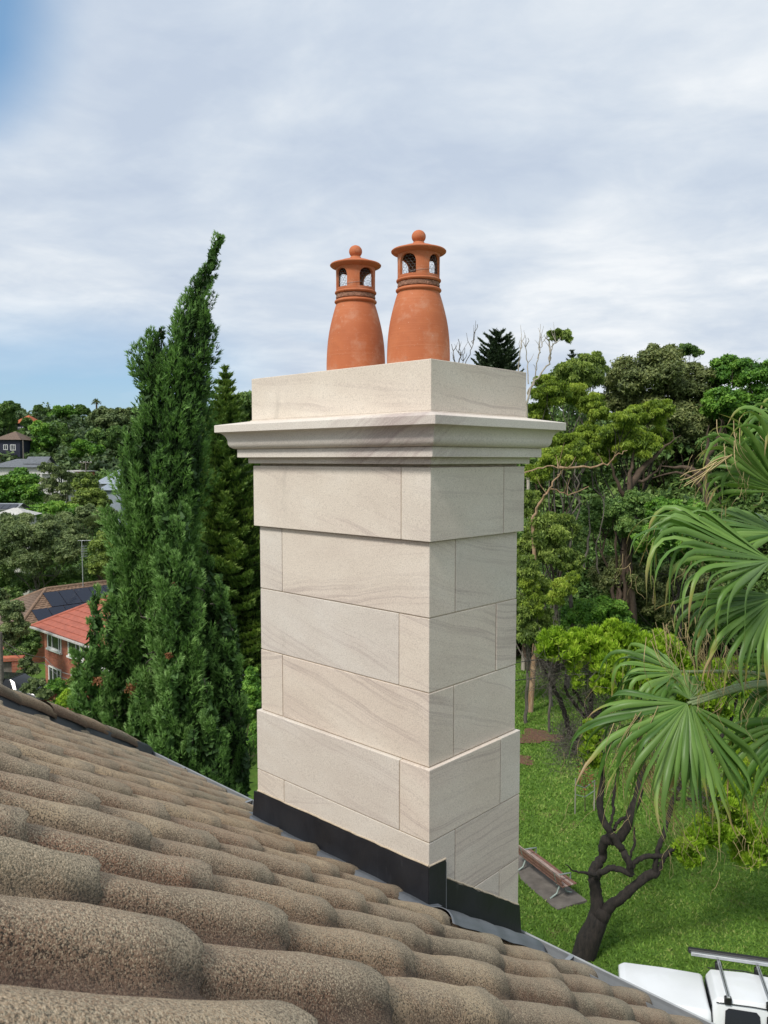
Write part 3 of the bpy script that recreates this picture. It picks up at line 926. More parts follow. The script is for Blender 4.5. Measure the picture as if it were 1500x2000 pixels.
# ------------------------------------------------------------------ foliage tools (numpy)
def unit(a): return a / (np.linalg.norm(a, axis=-1, keepdims=True) + 1e-9)
def rdir(n):
    return unit(NR.normal(size=(n, 3)))
def leafquads(P, D, N, ln, wd):
    """pointed leaves: centre P, long axis D, normal N, length ln, width wd -> verts, quads"""
    S = unit(np.cross(D, N)); n = len(P)
    ln = np.broadcast_to(np.asarray(ln, float).reshape(-1, 1), (n, 1)); wd = np.broadcast_to(np.asarray(wd, float).reshape(-1, 1), (n, 1))
    a = P - D * ln * .42; b = P + D * ln * .58
    V = np.stack([a + S * wd * .62, b, a - S * wd * .62], 1).reshape(-1, 3)
    return V, np.arange(3 * n).reshape(n, 3)
def foliage_obj(name, parts, mat, parent, **k):
    """parts: list of (V, tint per leaf)"""
    V = np.concatenate([p[0] for p in parts]); n = len(V) // 3
    T = np.repeat(np.concatenate([p[1] for p in parts]), 3)
    return link(name, npmesh(name, V, np.arange(3 * n).reshape(n, 3), attr={'tint': T}), mat, parent, **k)
def clump_leaves(C, Rv, n, ln, wd, style='broad', fill=0.35, tint0=None):
    """n leaves spread through the outer shells of the clumps C (m,3) with radii Rv (m,3)"""
    m = len(C)
    w = (Rv[:, 0] * Rv[:, 2]); w = w / w.sum()
    k = NR.choice(m, size=n, p=w)
    d = rdir(n)
    flip = (d[:, 2] < -0.25) & (NR.random(n) < 0.75)
    d[flip, 2] *= -1
    rad = 1 - fill * NR.random(n) ** 1.5
    rad *= 1 + 0.17 * NR.normal(size=n)
    P = C[k] + d * Rv[k] * rad[:, None]
    tint = np.clip(0.45 + 0.22 * NR.normal(size=n) + 0.22 * d[:, 2] * 0 + (tint0[k] if tint0 is not None else 0), 0, 1)
    if style == 'broad':
        N = unit(d + 0.75 * NR.normal(size=(n, 3)) + np.array([0, 0, 0.35]))
        D = unit(np.cross(N, rdir(n)))
    elif style == 'hang':
        D = unit(np.array([0, 0, -1.0]) + 0.65 * NR.normal(size=(n, 3)) + 0.3 * d)
        N = unit(np.cross(D, rdir(n)))
    else:                                                # upright sprays
        D = unit(d * 0.8 + np.array([0, 0, 0.7]) + 0.35 * NR.normal(size=(n, 3)))
        N = unit(np.cross(D, rdir(n)))
    l = ln * (0.65 + 0.7 * NR.random(n)); wv = wd * (0.7 + 0.6 * NR.random(n))
    V, _ = leafquads(P, D, N, l, wv)
    return V, tint
def subclumps(lobes, per=9, rs=(0.28, 0.42), flat=0.75):
    """break each lobe (centre, radii) into leafy tufts over its outer surface"""
    C, Rv, T = [], [], []
    for c, r in lobes:
        c = np.array(c, float); r = np.array(r, float)
        n = max(4, int(per * (r[0] * r[2] / (r.mean() ** 2)) ** 0.5))
        # even-ish spread on the sphere
        i = np.arange(n) + 0.5
        ph = np.arccos(1 - 2 * i / n * 0.92); th = math.pi * (1 + 5 ** 0.5) * i + NR.random() * 6
        d = np.stack([np.cos(th) * np.sin(ph), np.sin(th) * np.sin(ph), np.cos(ph)], -1) + 0.22 * NR.normal(size=(n, 3))
        d = unit(d)
        s = rs[0] + (rs[1] - rs[0]) * NR.random((n, 1))
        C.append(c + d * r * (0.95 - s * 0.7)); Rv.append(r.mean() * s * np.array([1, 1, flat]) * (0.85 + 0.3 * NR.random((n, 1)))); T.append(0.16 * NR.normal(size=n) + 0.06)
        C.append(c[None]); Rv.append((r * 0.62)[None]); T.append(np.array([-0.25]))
    return np.concatenate(C), np.concatenate(Rv), np.concatenate(T)
def limb(a, b, r0, r1, n=7, sag=0.12, wob=0.06):
    a, b = np.array(tuple(a), float), np.array(tuple(b), float); Ld = np.linalg.norm(b - a)
    t = np.linspace(0, 1, n)[:, None]
    P = a + (b - a) * t
    P[:, 2] += sag * Ld * np.sin(t[:, 0] * math.pi) * NR.uniform(-0.4, 1)
    w = NR.normal(size=(n, 3)) * wob * Ld * 0.35; w[0] = 0; w[-1] *= 0.3
    P = smoothpath(P + w, 2)
    rr_ = r0 + (r1 - r0) * np.linspace(0, 1, len(P)) ** 0.8
    return P, rr_
def tree(name, label, lobes, mat, bark, base=None, n=16000, ln=0.22, wd=0.09, style='broad', trunk_r=0.28, per=9, fill=0.35, cat='tree', group=None, rs=(0.28, 0.42), flat=0.75, fork=0.45, twigs=3, cname='crown'):
    """lobes in world metres. One root with a trunk (limbs and all) and a crown of leaves"""
    C0 = np.mean([c for c, r in lobes], axis=0)
    if base is None:
        lowest = min(c[2] - r[2] for c, r in lobes)
        base = (C0[0] + NR.normal() * .5, C0[1], gz(C0[0], C0[1]) - .1)
    root = empty(name, base, label=label, cat=cat, group=group)
    B = np.array(base, float)
    paths = []; trunk_r = trunk_r * .5; n = int(n * 1.55); ln = ln * .88; wd = wd * .95
    f = B + (C0 - B) * fork; f[2] = B[2] + (C0[2] - B[2]) * fork
    P, rr_ = limb(B, f, trunk_r, trunk_r * .7, sag=0, wob=.04); paths.append((P - B, rr_))
    for c, r in lobes:
        c = np.array(c, float); r = np.array(r, float)
        e = c - np.array([0, 0, r[2] * .3])
        P, rr_ = limb(f, e, trunk_r * .5, trunk_r * .12, sag=.10, wob=.10); paths.append((P - B, rr_))
        for _ in range(twigs):
            q = P[int(len(P) * NR.uniform(.55, .95))]
            d = rdir(1)[0]; d[2] = abs(d[2]) * .8
            P2, r2 = limb(q, c + d * r * .85, trunk_r * .16, .012, n=5, wob=.12); paths.append((P2 - B, r2))
    tube_obj('trunk', paths, bark, root, sides=7)
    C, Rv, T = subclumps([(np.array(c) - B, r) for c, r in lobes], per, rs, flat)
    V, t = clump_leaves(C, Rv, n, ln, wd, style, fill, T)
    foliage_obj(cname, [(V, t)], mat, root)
    return root
def pxlobe(x, y, rx, ry, D, depth_ratio=1.0):
    """a lobe seen at photo pixel x, y with pixel radii rx, ry at distance D"""
    c = at(x, y, D); s = D / FPX
    return (tuple(c), (rx * s, rx * s * depth_ratio, ry * s))

# leaf colours (real leaf reflectance, dark to light)
G_CYP = leafmat('cypress_leaf', [(0.026, 0.060, 0.016), (0.090, 0.190, 0.044), (0.20, 0.36, 0.092), (0.36, 0.55, 0.20)], 0.18, 0.6)
G_PINE = leafmat('pine_needle', [(0.030, 0.062, 0.016), (0.080, 0.150, 0.034), (0.165, 0.255, 0.055), (0.28, 0.37, 0.08)], 0.2)
G_PINED = leafmat('dark_pine_needle', [(0.020, 0.040, 0.020), (0.047, 0.076, 0.038), (0.074, 0.108, 0.053)], 0.15)
G_GUM = leafmat('gum_leaf', [(0.059, 0.099, 0.024), (0.145, 0.218, 0.046), (0.264, 0.356, 0.073), (0.396, 0.488, 0.119)], 0.3)
G_GUMY = leafmat('young_gum_leaf', [(0.072, 0.126, 0.019), (0.192, 0.288, 0.034), (0.324, 0.432, 0.054), (0.480, 0.552, 0.096)], 0.35)
G_DARK = leafmat('dark_broad_leaf', [(0.041, 0.084, 0.022), (0.098, 0.180, 0.046), (0.187, 0.288, 0.074), (0.302, 0.403, 0.130)], 0.2)
G_BROWN = leafmat('bronze_dark_leaf', [(0.052, 0.074, 0.024), (0.115, 0.150, 0.049), (0.202, 0.238, 0.080), (0.302, 0.324, 0.122)], 0.2)
G_FRESH = leafmat('fresh_green_leaf', [(0.036, 0.096, 0.017), (0.090, 0.222, 0.029), (0.174, 0.348, 0.046), (0.300, 0.480, 0.084)], 0.3)
G_LIME = leafmat('lime_leaf', [(0.090, 0.180, 0.010), (0.222, 0.384, 0.022), (0.372, 0.552, 0.042), (0.528, 0.620, 0.096)], 0.35)
G_OLIVE = leafmat('olive_grey_leaf', [(0.049, 0.081, 0.029), (0.117, 0.169, 0.062), (0.203, 0.265, 0.101), (0.312, 0.367, 0.156)], 0.25)
G_MID = leafmat('mid_green_leaf', [(0.040, 0.086, 0.024), (0.092, 0.178, 0.042), (0.165, 0.277, 0.066), (0.264, 0.383, 0.106)], 0.25)
G_FAR = leafmat('far_wood_leaf', [(0.036, 0.066, 0.026), (0.074, 0.126, 0.048), (0.126, 0.192, 0.070), (0.204, 0.264, 0.108)], 0.25, scale=0.05)
B_DARK = barkmat('dark_bark', (0.006, 0.005, 0.004), (0.030, 0.023, 0.018), 14)
B_GREY = barkmat('grey_bark', (0.05, 0.044, 0.036), (0.16, 0.14, 0.115))
B_PALE = barkmat('pale_gum_bark', (0.22, 0.19, 0.15), (0.50, 0.45, 0.38))
B_RUST = barkmat('rusty_gum_bark', (0.22, 0.12, 0.06), (0.42, 0.30, 0.19))
B_BROWN = barkmat('brown_bark', (0.04, 0.026, 0.018), (0.11, 0.075, 0.05))
G_DRY = leafmat('dead_twig', [(0.10, 0.04, 0.02), (0.22, 0.09, 0.04), (0.34, 0.16, 0.07)], 0.15)

# ------------------------------------------------------------------ the big cypress
CYP_D = 12.0
plumes = [
 ([(431, 456, 2), (424, 480, 8), (412, 510, 13), (399, 545, 18), (387, 585, 23), (376, 630, 31), (366, 680, 39), (352, 740, 50), (342, 800, 58), (330, 900, 64), (318, 1000, 72), (300, 1150, 74), (300, 1350, 84), (312, 1560, 92), (318, 1900, 95)], 12.0, 1.3),
 ([(316, 646, 3), (306, 668, 20), (300, 705, 31), (297, 760, 34), (296, 830, 34), (290, 900, 40), (285, 1000, 48), (275, 1200, 50)], 11.85, 1.0),
 ([(400, 590, 3), (402, 620, 8), (398, 670, 14), (388, 740, 16), (378, 850, 22), (372, 1000, 24)], 11.8, 1.0),
 ([(250, 842, 3), (251, 866, 13), (256, 915, 21), (264, 1000, 25), (268, 1100, 28), (262, 1300, 36)], 11.75, 1.1),
 ([(309, 962, 3), (314, 985, 11), (322, 1020, 20), (334, 1080, 32), (344, 1170, 38), (346, 1280, 42), (352, 1420, 48), (360, 1560, 52)], 11.2, 1.2),
 ([(352, 985, 3), (356, 1010, 12), (358, 1060, 20), (362, 1160, 26), (380, 1300, 34)], 11.3, 1.0),
 ([(222, 1092, 3), (222, 1120, 10), (226, 1180, 20), (230, 1270, 32), (228, 1400, 42), (240, 1540, 48)], 11.6, 1.0),
 ([(186, 1160, 3), (186, 1185, 12), (186, 1240, 23), (180, 1320, 32), (180, 1420, 36), (205, 1520, 42)], 11.4, 1.0),
 ([(152, 1290, 2), (154, 1315, 7), (156, 1350, 13), (162, 1430, 22)], 11.5, 1.0),
 ([(428, 1122, 3), (430, 1150, 11), (436, 1220, 20), (444, 1330, 28), (452, 1450, 34), (450, 1600, 40)], 11.6, 1.0),
 ([(405, 1075, 3), (408, 1110, 14), (410, 1200, 26), (412, 1330, 34), (410, 1480, 40)], 12.0, 1.0),
 ([(470, 1400, 3), (472, 1430, 10), (474, 1490, 18), (470, 1580, 26)], 11.5, 1.0),
 ([(398, 1325, 3), (404, 1350, 12), (410, 1400, 22), (415, 1480, 32), (420, 1600, 40)], 11.0, 1.1),
 ([(455, 1200, 2), (458, 1240, 9), (462, 1320, 14), (468, 1420, 18)], 11.7, .9),
 ([(268, 1325, 3), (270, 1350, 13), (274, 1400, 24), (280, 1480, 34), (292, 1600, 42)], 11.1, 1.1),
 ([(345, 1290, 3), (338, 1320, 12), (330, 1380, 22), (330, 1460, 28), (335, 1560, 34)], 10.9, 1.1),
 ([(380, 1425, 3), (376, 1450, 12), (370, 1500, 22), (370, 1580, 30)], 10.8, 1.1),
 ([(215, 1395, 3), (216, 1420, 12), (214, 1470, 22), (222, 1540, 30)], 11.0, 1.0),
]
cb = at(315, 1500, 12.2)
cyp = empty('cypress_tree', (cb.x, cb.y, gz(cb.x, cb.y)), label='tall dark green cypress with leaning plume-like top behind the tiled roof', cat='tree')
CB = np.array([cb.x, cb.y, gz(cb.x, cb.y)])
parts, tpaths = [], []
for pts, D, dens in plumes:
    P = np.array([tuple(at(x, y, D)) + (r * D / FPX,) for x, y, r in pts])
    P = smoothpath(P, 6)
    seg = np.linalg.norm(np.diff(P[:, :3], axis=0), axis=1); area = seg * 2 * math.pi * (P[:-1, 3] + P[1:, 3]) / 2
    na = int((seg * 2 * math.pi * np.maximum((P[:-1, 3] + P[1:, 3]) / 2, .16)).sum() * 11 * dens); area = seg * np.maximum((P[:-1, 3] + P[1:, 3]) / 2, .16)
    k = NR.choice(len(seg), size=na, p=area / area.sum()); t = NR.random((na, 1))
    Q = P[k] * (1 - t) + P[k + 1] * t
    th = NR.random(na) * 2 * math.pi
    out = np.stack([np.cos(th), np.sin(th), np.zeros(na)], -1)
    ax = unit(P[k, :3] - P[k + 1, :3])
    thin = np.clip(Q[:, 3] / 0.40, 0.34, 1.0)
    # each bunch is a small upright cone of sprays growing from the side of the plume
    reach = 0.52 + 0.20 * NR.random(na)
    C0 = Q[:, :3] + out * Q[:, 3:4] * reach[:, None] - ax * 0.12
    A0 = unit(out * (0.26 + 0.25 * NR.random((na, 1))) * thin[:, None] + ax * 1.0 + 0.16 * NR.normal(size=(na, 3)))
    Lc = (0.45 + 0.42 * NR.random(na)) * thin; Rc = (0.085 + 0.055 * NR.random(na)) * thin
    bt = 0.10 * NR.normal(size=na)
    m = 70
    kk = np.repeat(np.arange(na), m); nn = len(kk)
    h = NR.random(nn) ** 0.85
    ra = NR.random(nn) * 2 * math.pi
    s1 = unit(np.cross(A0[kk], np.array([0.3, 0.2, 1.0]))); s2 = np.cross(A0[kk], s1)
    od = s1 * np.cos(ra)[:, None] + s2 * np.sin(ra)[:, None]
    rad = Rc[kk] * (np.sin(np.clip(h * 2.4 + 0.45, 0, math.pi)) ** 0.8) * (0.75 + 0.35 * NR.random(nn))
    C = C0[kk] + A0[kk] * (h * Lc[kk])[:, None] + od * rad[:, None]
    D0 = unit(A0[kk] * 1.0 + od * 0.5 + 0.14 * NR.normal(size=(nn, 3)))
    face = (od * out[kk]).sum(1)
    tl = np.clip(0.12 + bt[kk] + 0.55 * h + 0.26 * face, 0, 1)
    side = unit(np.cross(D0, rdir(nn)))
    sz = 0.088 * (0.7 + 0.6 * NR.random(nn))[:, None] * thin[kk][:, None] ** .5
    for j in range(4):
        aa = (j / 3) * 2 - 1
        u_ = NR.random((nn, 1))
        ang = aa * 0.5 + 0.12 * NR.normal(size=(nn, 1))
        Dj = unit(D0 * np.cos(ang) + side * np.sin(ang) + 0.08 * NR.normal(size=(nn, 3)))
        Pj = C + Dj * sz * 0.3
        V, _ = leafquads(Pj, Dj, unit(np.cross(Dj, rdir(nn))), sz[:, 0] * 1.0, sz[:, 0] * 0.17)
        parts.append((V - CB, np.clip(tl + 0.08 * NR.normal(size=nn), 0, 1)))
    # inner, older foliage
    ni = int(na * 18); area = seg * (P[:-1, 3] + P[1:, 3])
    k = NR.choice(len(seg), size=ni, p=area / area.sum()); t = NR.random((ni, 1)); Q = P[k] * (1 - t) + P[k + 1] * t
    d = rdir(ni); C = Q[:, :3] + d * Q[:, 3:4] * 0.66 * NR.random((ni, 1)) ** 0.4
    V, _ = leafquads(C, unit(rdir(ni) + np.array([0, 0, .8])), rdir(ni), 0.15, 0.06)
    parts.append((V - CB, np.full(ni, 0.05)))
    e = P[::-1]
    tpaths.append((e[:, :3] - CB, np.clip(e[:, 3] * .09, .008, .14)))
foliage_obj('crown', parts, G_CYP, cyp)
low = at(318, 1900, 12.0)
tpaths.append(([(0, 0, 0), (0.05, 0, 2.0), tuple(np.array(low) - CB)], [.3, .25, .15]))
for _ in range(40):
    x, y = NR.uniform(190, 460), NR.uniform(1180, 1560)
    a = at(x, y, 11.9); b = at(x + NR.normal() * 22, y - NR.uniform(20, 70), NR.uniform(11.0, 11.5))
    P, rr_ = limb(a, b, .022, .004, n=5, wob=.15); tpaths.append((P - CB, rr_))
tube_obj('trunk', tpaths, B_GREY, cyp, sides=6)
dd = []
for x, y, s in ((342, 1142, 8), (346, 1150, 6), (190, 1330, 10), (255, 1345, 12), (330, 1280, 7), (300, 1510, 10)):
    c = np.array(at(x, y, 11.15 if y < 1200 else 10.95)) - CB
    n = 90; V, _ = leafquads(c + NR.normal(size=(n, 3)) * s * 0.0028, unit(rdir(n) + np.array([0, 0, .5])), rdir(n), .06, .018); dd.append((V, NR.random(n)))
foliage_obj('dead_sprays', dd, G_DRY, cyp)

# ------------------------------------------------------------------ Norfolk pines
def norfolk(label, xtop, ytop, D, ybase, halfw_px, mat, tiers, per, n_leaf, ln, wd, up=0.25, group=None, shape=0.8, trunk_r=.35):
    top = np.array(at(xtop, ytop, D)); bx_, by_ = top[0], top[1]
    zb = gz(bx_, by_); B = np.array([bx_, by_, zb])
    root = empty('norfolk_pine', tuple(B), label=label, cat='tree', group=group)
    H = top[2] - zb
    zlow = at(xtop, ybase, D).z
    Rm = halfw_px * D / FPX
    paths = [(np.array([[0, 0, 0], [0, 0, H * .5], [0, 0, H]]), [trunk_r, trunk_r * .6, .02])]
    VV = []
    zs = top[2] - (top[2] - zlow) * (np.linspace(0.012, 1, tiers))
    for i, z in enumerate(zs):
        f = (top[2] - z) / (top[2] - zlow)
        Lb = Rm * min(1, (f ** shape) * 1.15) * NR.uniform(.9, 1.05)
        m = per if i > 3 else 5
        a0 = NR.random() * 6.3
        for b in range(m):
            a = a0 + 2 * math.pi * b / m + NR.normal() * .08
            dirv = np.array([math.cos(a), math.sin(a), 0])
            t = np.linspace(0, 1, 6)[:, None]
            Lx = Lb * NR.uniform(.85, 1.08)
            P = np.array([0, 0, z - zb]) + dirv * Lx * t + np.array([0, 0, 1.0]) * Lx * (up * t ** 1.6 - 0.10 * np.sin(t * math.pi))
            paths.append((P, np.linspace(.05, .008, 6) * (Lx / 2.2 + .3)))
            k = max(14, int(n_leaf * Lx / (Rm * tiers * per * .6)))
            u_ = NR.random((k, 1)) ** .75
            Q = np.array([0, 0, z - zb]) + dirv * Lx * u_ + np.array([0, 0, 1.0]) * Lx * (up * u_ ** 1.6 - 0.10 * np.sin(u_ * math.pi))
            sd_ = np.cross(dirv, [0, 0, 1.0])
            wdt = 0.17 * Lx * np.sin(np.clip(u_ * 3.0 + .25, 0, math.pi)) + .05
            s_ = NR.uniform(-1, 1, (k, 1))
            Q = Q + sd_ * s_ * wdt + np.array([0, 0, 1.0]) * (0.10 * np.abs(s_) * wdt + .06 + NR.uniform(-.05, .09, (k, 1)))
            Dv = unit(dirv * .8 + sd_ * s_ * .9 + np.array([0, 0, .75]) + .25 * NR.normal(size=(k, 3)))
            V, _ = leafquads(Q, Dv, unit(np.cross(Dv, rdir(k))), ln * (.7 + .6 * NR.random(k)), wd)
            VV.append((V, np.clip(.25 + .45 * u_[:, 0] + .18 * NR.normal(size=k), 0, 1)))
    tube_obj('trunk', paths, B_BROWN, root, sides=6)
    foliage_obj('crown', VV, mat, root)
    return root
norfolk('tall Norfolk pine with yellow green tiered branches between the cypress and the chimney', 440, 716, 34, 1330, 150, G_PINE, 46, 8, 120000, .30, .085, up=.10, shape=.80)
norfolk('dark bushy Norfolk pine standing against the sky just right of the chimney pots', 972, 652, 110, 780, 46, G_PINED, 12, 11, 20000, .8, .22, up=.42, shape=.30, group=None)
norfolk('small distant Norfolk pine peeking over the trees right of the bare gum', 1117, 686, 150, 800, 26, G_PINED, 13, 8, 7000, .9, .22, up=.3, shape=.6)

# ------------------------------------------------------------------ trees right of the chimney
def T(label, lobes, mat, bark, D, dr=1.0, **k):
    return tree(k.pop('name', 'gum_tree'), label, [pxlobe(x, y, rx, ry, D + dz, dr) for x, y, rx, ry, dz in lobes], mat, bark, **k)
T('rounded bronze green tree with the widest dark crown on the right skyline',
  [(1270, 745, 85, 62, 0), (1345, 775, 62, 70, 1), (1215, 770, 50, 50, 3), (1300, 830, 75, 55, -2), (1375, 850, 45, 55, 0), (1235, 850, 40, 45, 1), (1290, 700, 45, 26, 2), (1370, 930, 50, 50, 2), (1310, 910, 60, 40, 3)],
  G_BROWN, B_BROWN, 64, n=64000, ln=.30, wd=.13, per=16, trunk_r=.55, rs=(.2, .34), name='dark_dome_tree')
T('bright green leafy tree at the right edge of the skyline above the palm',
  [(1420, 730, 50, 34, 2), (1475, 735, 45, 38, 0), (1410, 790, 40, 40, -1), (1465, 800, 50, 40, 0), (1440, 860, 50, 45, 1), (1500, 830, 40, 60, 0), (1480, 920, 50, 50, 1)],
  G_FRESH, B_BROWN, 62, n=46000, ln=.30, wd=.14, per=14, trunk_r=.5, rs=(.22, .36), name='bright_tree')
T('small tufted gum top poking above the skyline on the right',
  [(1343, 682, 22, 12, 0), (1362, 690, 12, 8, 1), (1330, 690, 10, 8, 0)], G_MID, B_GREY, 78, n=2600, ln=.35, wd=.12, trunk_r=.22, fork=.8, name='gum_tree')
T('olive green gum with flat layered crown right beside the chimney cap',
  [(1075, 770, 42, 28, 0), (1120, 775, 38, 26, 1), (1155, 790, 30, 22, 0), (1050, 810, 26, 28, 1), (1170, 810, 26, 14, -1), (1060, 745, 24, 12, 2)],
  G_GUMY, B_GREY, 50, n=30000, ln=.26, wd=.07, style='hang', per=14, trunk_r=.28, rs=(.22, .36), flat=.6)
T('grey green gum behind the layered gum, its domed crown touching the sky',
  [(1120, 728, 34, 24, 0), (1150, 740, 30, 30, 1), (1165, 722, 20, 30, 2), (1095, 735, 28, 20, 2), (1140, 700, 14, 10, 3), (1165, 700, 14, 14, 2)],
  G_GUM, B_GREY, 60, n=22000, ln=.28, wd=.09, style='hang', per=12, trunk_r=.3)
T('gum with yellow green leaf clusters in the middle of the right wood',
  [(1210, 850, 52, 34, 0), (1262, 812, 42, 30, 1), (1290, 800, 30, 22, 0), (1180, 880, 34, 34, 1), (1245, 870, 50, 30, -1), (1220, 820, 30, 20, -2), (1150, 860, 30, 40, 2), (1280, 860, 36, 30, 2)],
  G_GUMY, B_DARK, 47, n=42000, ln=.24, wd=.07, style='hang', per=13, trunk_r=.32, rs=(.22, .36), flat=.6)
T('yellow green gum with a rusty bent limb reaching right below the cornice',
  [(1085, 895, 36, 26, 0), (1130, 885, 28, 24, 1), (1050, 925, 30, 22, 0), (1110, 860, 30, 14, 2), (1065, 860, 26, 16, 1)],
  G_GUMY, B_BROWN, 42, n=26000, ln=.23, wd=.065, style='hang', per=13, trunk_r=.22, rs=(.22, .36), flat=.65)
T('soft green gum low beside the chimney shaft with drooping clusters',
  [(1065, 1040, 44, 40, 0), (1100, 1030, 34, 30, 1), (1035, 985, 24, 34, 1), (1085, 1085, 40, 26, 0), (1030, 1070, 24, 30, 1), (1115, 1100, 26, 26, 0)],
  G_GUM, B_GREY, 40, n=34000, ln=.22, wd=.075, style='hang', per=13, trunk_r=.22)
T('round fresh green tree with glossy dense crown in front of the dark trunks',
  [(1300, 1000, 42, 30, 0), (1350, 1010, 46, 36, 0), (1380, 1050, 36, 44, 1), (1300, 1050, 50, 34, -1), (1260, 1060, 30, 24, 0), (1345, 1075, 44, 34, 0), (1400, 1090, 30, 30, 1)],
  G_FRESH, B_DARK, 43, n=40000, ln=.22, wd=.11, per=14, trunk_r=.25, rs=(.2, .32), name='leafy_tree')
T('leafy green tree around the thick brown trunk in mid wood',
  [(1250, 985, 34, 32, 0), (1205, 1000, 34, 34, 0), (1230, 1030, 30, 22, -1), (1170, 1010, 34, 40, 1)],
  G_MID, B_BROWN, 45, n=24000, ln=.22, wd=.11, per=12, trunk_r=.5, name='leafy_tree')
T('small yellowish gum clump hanging over the lawn edge',
  [(1100, 1150, 26, 20, 0), (1085, 1170, 18, 16, 0), (1040, 1180, 26, 30, 1), (1035, 1140, 20, 24, 1), (1120, 1130, 14, 14, 0)],
  G_GUMY, B_GREY, 36, n=17000, ln=.2, wd=.065, style='hang', per=12, trunk_r=.14)
T('low dark leafy bush at the foot of the wood', [(1150, 1195, 42, 22, 0), (1190, 1185, 34, 22, 1), (1110, 1205, 30, 20, 0), (1210, 1215, 36, 24, 1)],
  G_FRESH, B_DARK, 44, n=22000, ln=.22, wd=.12, per=12, trunk_r=.08, name='leafy_bush', cat='bush')
T('brown grey shrubby tree behind the lime green crown',
  [(1215, 1130, 46, 46, 0), (1260, 1170, 40, 50, 1), (1310, 1150, 50, 50, 2), (1370, 1160, 46, 50, 2), (1180, 1120, 30, 40, 2), (1330, 1210, 50, 30, 0)],
  G_BROWN, B_GREY, 46, n=30000, ln=.24, wd=.09, per=13, trunk_r=.2, name='shrubby_tree')
T('muted green tree half hidden by the chimney at the edge of the lawn',
  [(1030, 1110, 24, 30, 0), (1050, 1150, 26, 30, 1), (1030, 1190, 26, 36, 0), (1062, 1215, 24, 30, 1), (1035, 1240, 26, 30, 0), (990, 1200, 50, 60, 3)],
  G_GUM, B_GREY, 37, n=34000, ln=.20, wd=.08, style='hang', per=12, trunk_r=.2)
T('mid green gum filling the gap above the palm fronds',
  [(1400, 880, 40, 36, 0), (1415, 940, 40, 40, 1), (1390, 1000, 36, 30, 2), (1440, 990, 40, 40, 1)], G_MID, B_BROWN, 56, n=22000, ln=.26, wd=.11, per=13, trunk_r=.4)

# bare gum limbs against the sky and rusty limbs in the wood
def bare(label, roots, D, bark, name='bare_gum', r0=.09, leaves=None, cat='tree'):
    b = np.array(at(roots[0][0][0], roots[0][0][1], D)); B = np.array([b[0], b[1], gz(b[0], b[1])])
    root = empty(name, tuple(B), label=label, cat=cat)
    ps = [(np.array([[0, 0, 0], tuple((b - B) * .5 + np.array([.3, 0, 0])), tuple(b - B)]), [r0 * 2.2, r0 * 1.7, r0 * 1.2])]
    for i, pl in enumerate(roots):
        P = np.array([tuple(at(x, y, D + 0.15 * (j % 3) * (1 if i % 2 else -1))) for j, (x, y) in enumerate(pl)]) - B
        P = smoothpath(P, 4); P[1:-1] += NR.normal(size=(len(P) - 2, 3)) * .05
        ps.append((P, np.linspace(r0 if i < 2 else r0 * .6, .018, len(P))))
        for _ in range(3):
            q = P[int(len(P) * NR.uniform(.35, .9))]; e = q + (rdir(1)[0] * .5 + np.array([0, 0, .8])) * NR.uniform(.5, 1.1)
            ps.append((np.array([q, (q + e) / 2 + NR.normal(size=3) * .06, e]), [.025, .016, .008]))
    tube_obj('limbs', ps, bark, root, sides=6)
    if leaves:
        lb = [pxlobe(x, y, rx, ry, D) for x, y, rx, ry in leaves]
        C, Rv, Tt = subclumps([(np.array(c) - B, r) for c, r in lb], 9, (.3, .5), .7)
        V, t = clump_leaves(C, Rv, 3400, .24, .07, 'hang', .6, Tt)
        foliage_obj('crown', [(V, t)], G_GUM, root)
    return root
bare('leafless forked twigs of a dead gum rising beside the right chimney pot', [[(893, 760), (896, 720), (888, 700), (882, 672)], [(896, 720), (899, 690), (895, 662)], [(908, 740), (910, 705), (922, 680), (926, 655), (932, 633)], [(906, 740), (905, 710), (908, 680)]], 46, B_GREY, r0=.045)
bare('slender pale gum leaning over the chimney cap with one leafy tuft at its tip',
     [[(1028, 790), (1040, 750), (1060, 725), (1074, 705), (1078, 680), (1088, 668), (1098, 655)], [(1074, 705), (1075, 680), (1070, 660), (1076, 650)], [(1030, 770), (1045, 735), (1050, 700), (1058, 675), (1068, 655)], [(1032, 750), (1031, 710), (1028, 685), (1031, 660)], [(1012, 730), (1014, 700), (1020, 670), (1025, 655)], [(1050, 700), (1054, 680), (1055, 660)]],
     48, B_PALE, r0=.07, leaves=[(1103, 656, 14, 10), (1092, 650, 10, 7), (1075, 652, 7, 6), (1112, 664, 7, 6), (1082, 662, 8, 5)])
bare('rust coloured gum limb bending right between the leaf clusters', [[(1040, 1010), (1058, 975), (1075, 950), (1090, 928), (1098, 925)], [(1090, 912), (1140, 912), (1185, 906), (1205, 890), (1225, 880)], [(1020, 925), (1060, 912), (1100, 915), (1140, 912)], [(1075, 955), (1110, 965), (1150, 950)]], 39.5, B_RUST, r0=.075, name='gum_limb_tree')
bare('thick brown trunk standing in the dark middle of the wood', [[(1222, 1075), (1226, 1010), (1228, 950), (1235, 900), (1240, 860)], [(1228, 950), (1255, 915), (1290, 880), (1330, 850)], [(1226, 980), (1200, 930), (1190, 880)], [(1232, 940), (1262, 935), (1300, 900)]], 45.5, B_BROWN, r0=.26, name='trunk_tree')
bare('straight dark trunk seen behind the fresh green crown', [[(1375, 1100), (1376, 1000), (1378, 930), (1382, 870), (1385, 830)], [(1378, 930), (1340, 915), (1290, 910)], [(1378, 900), (1400, 860), (1410, 820)], [(1374, 960), (1335, 925), (1270, 935)]], 52, B_BROWN, r0=.33, name='trunk_tree')
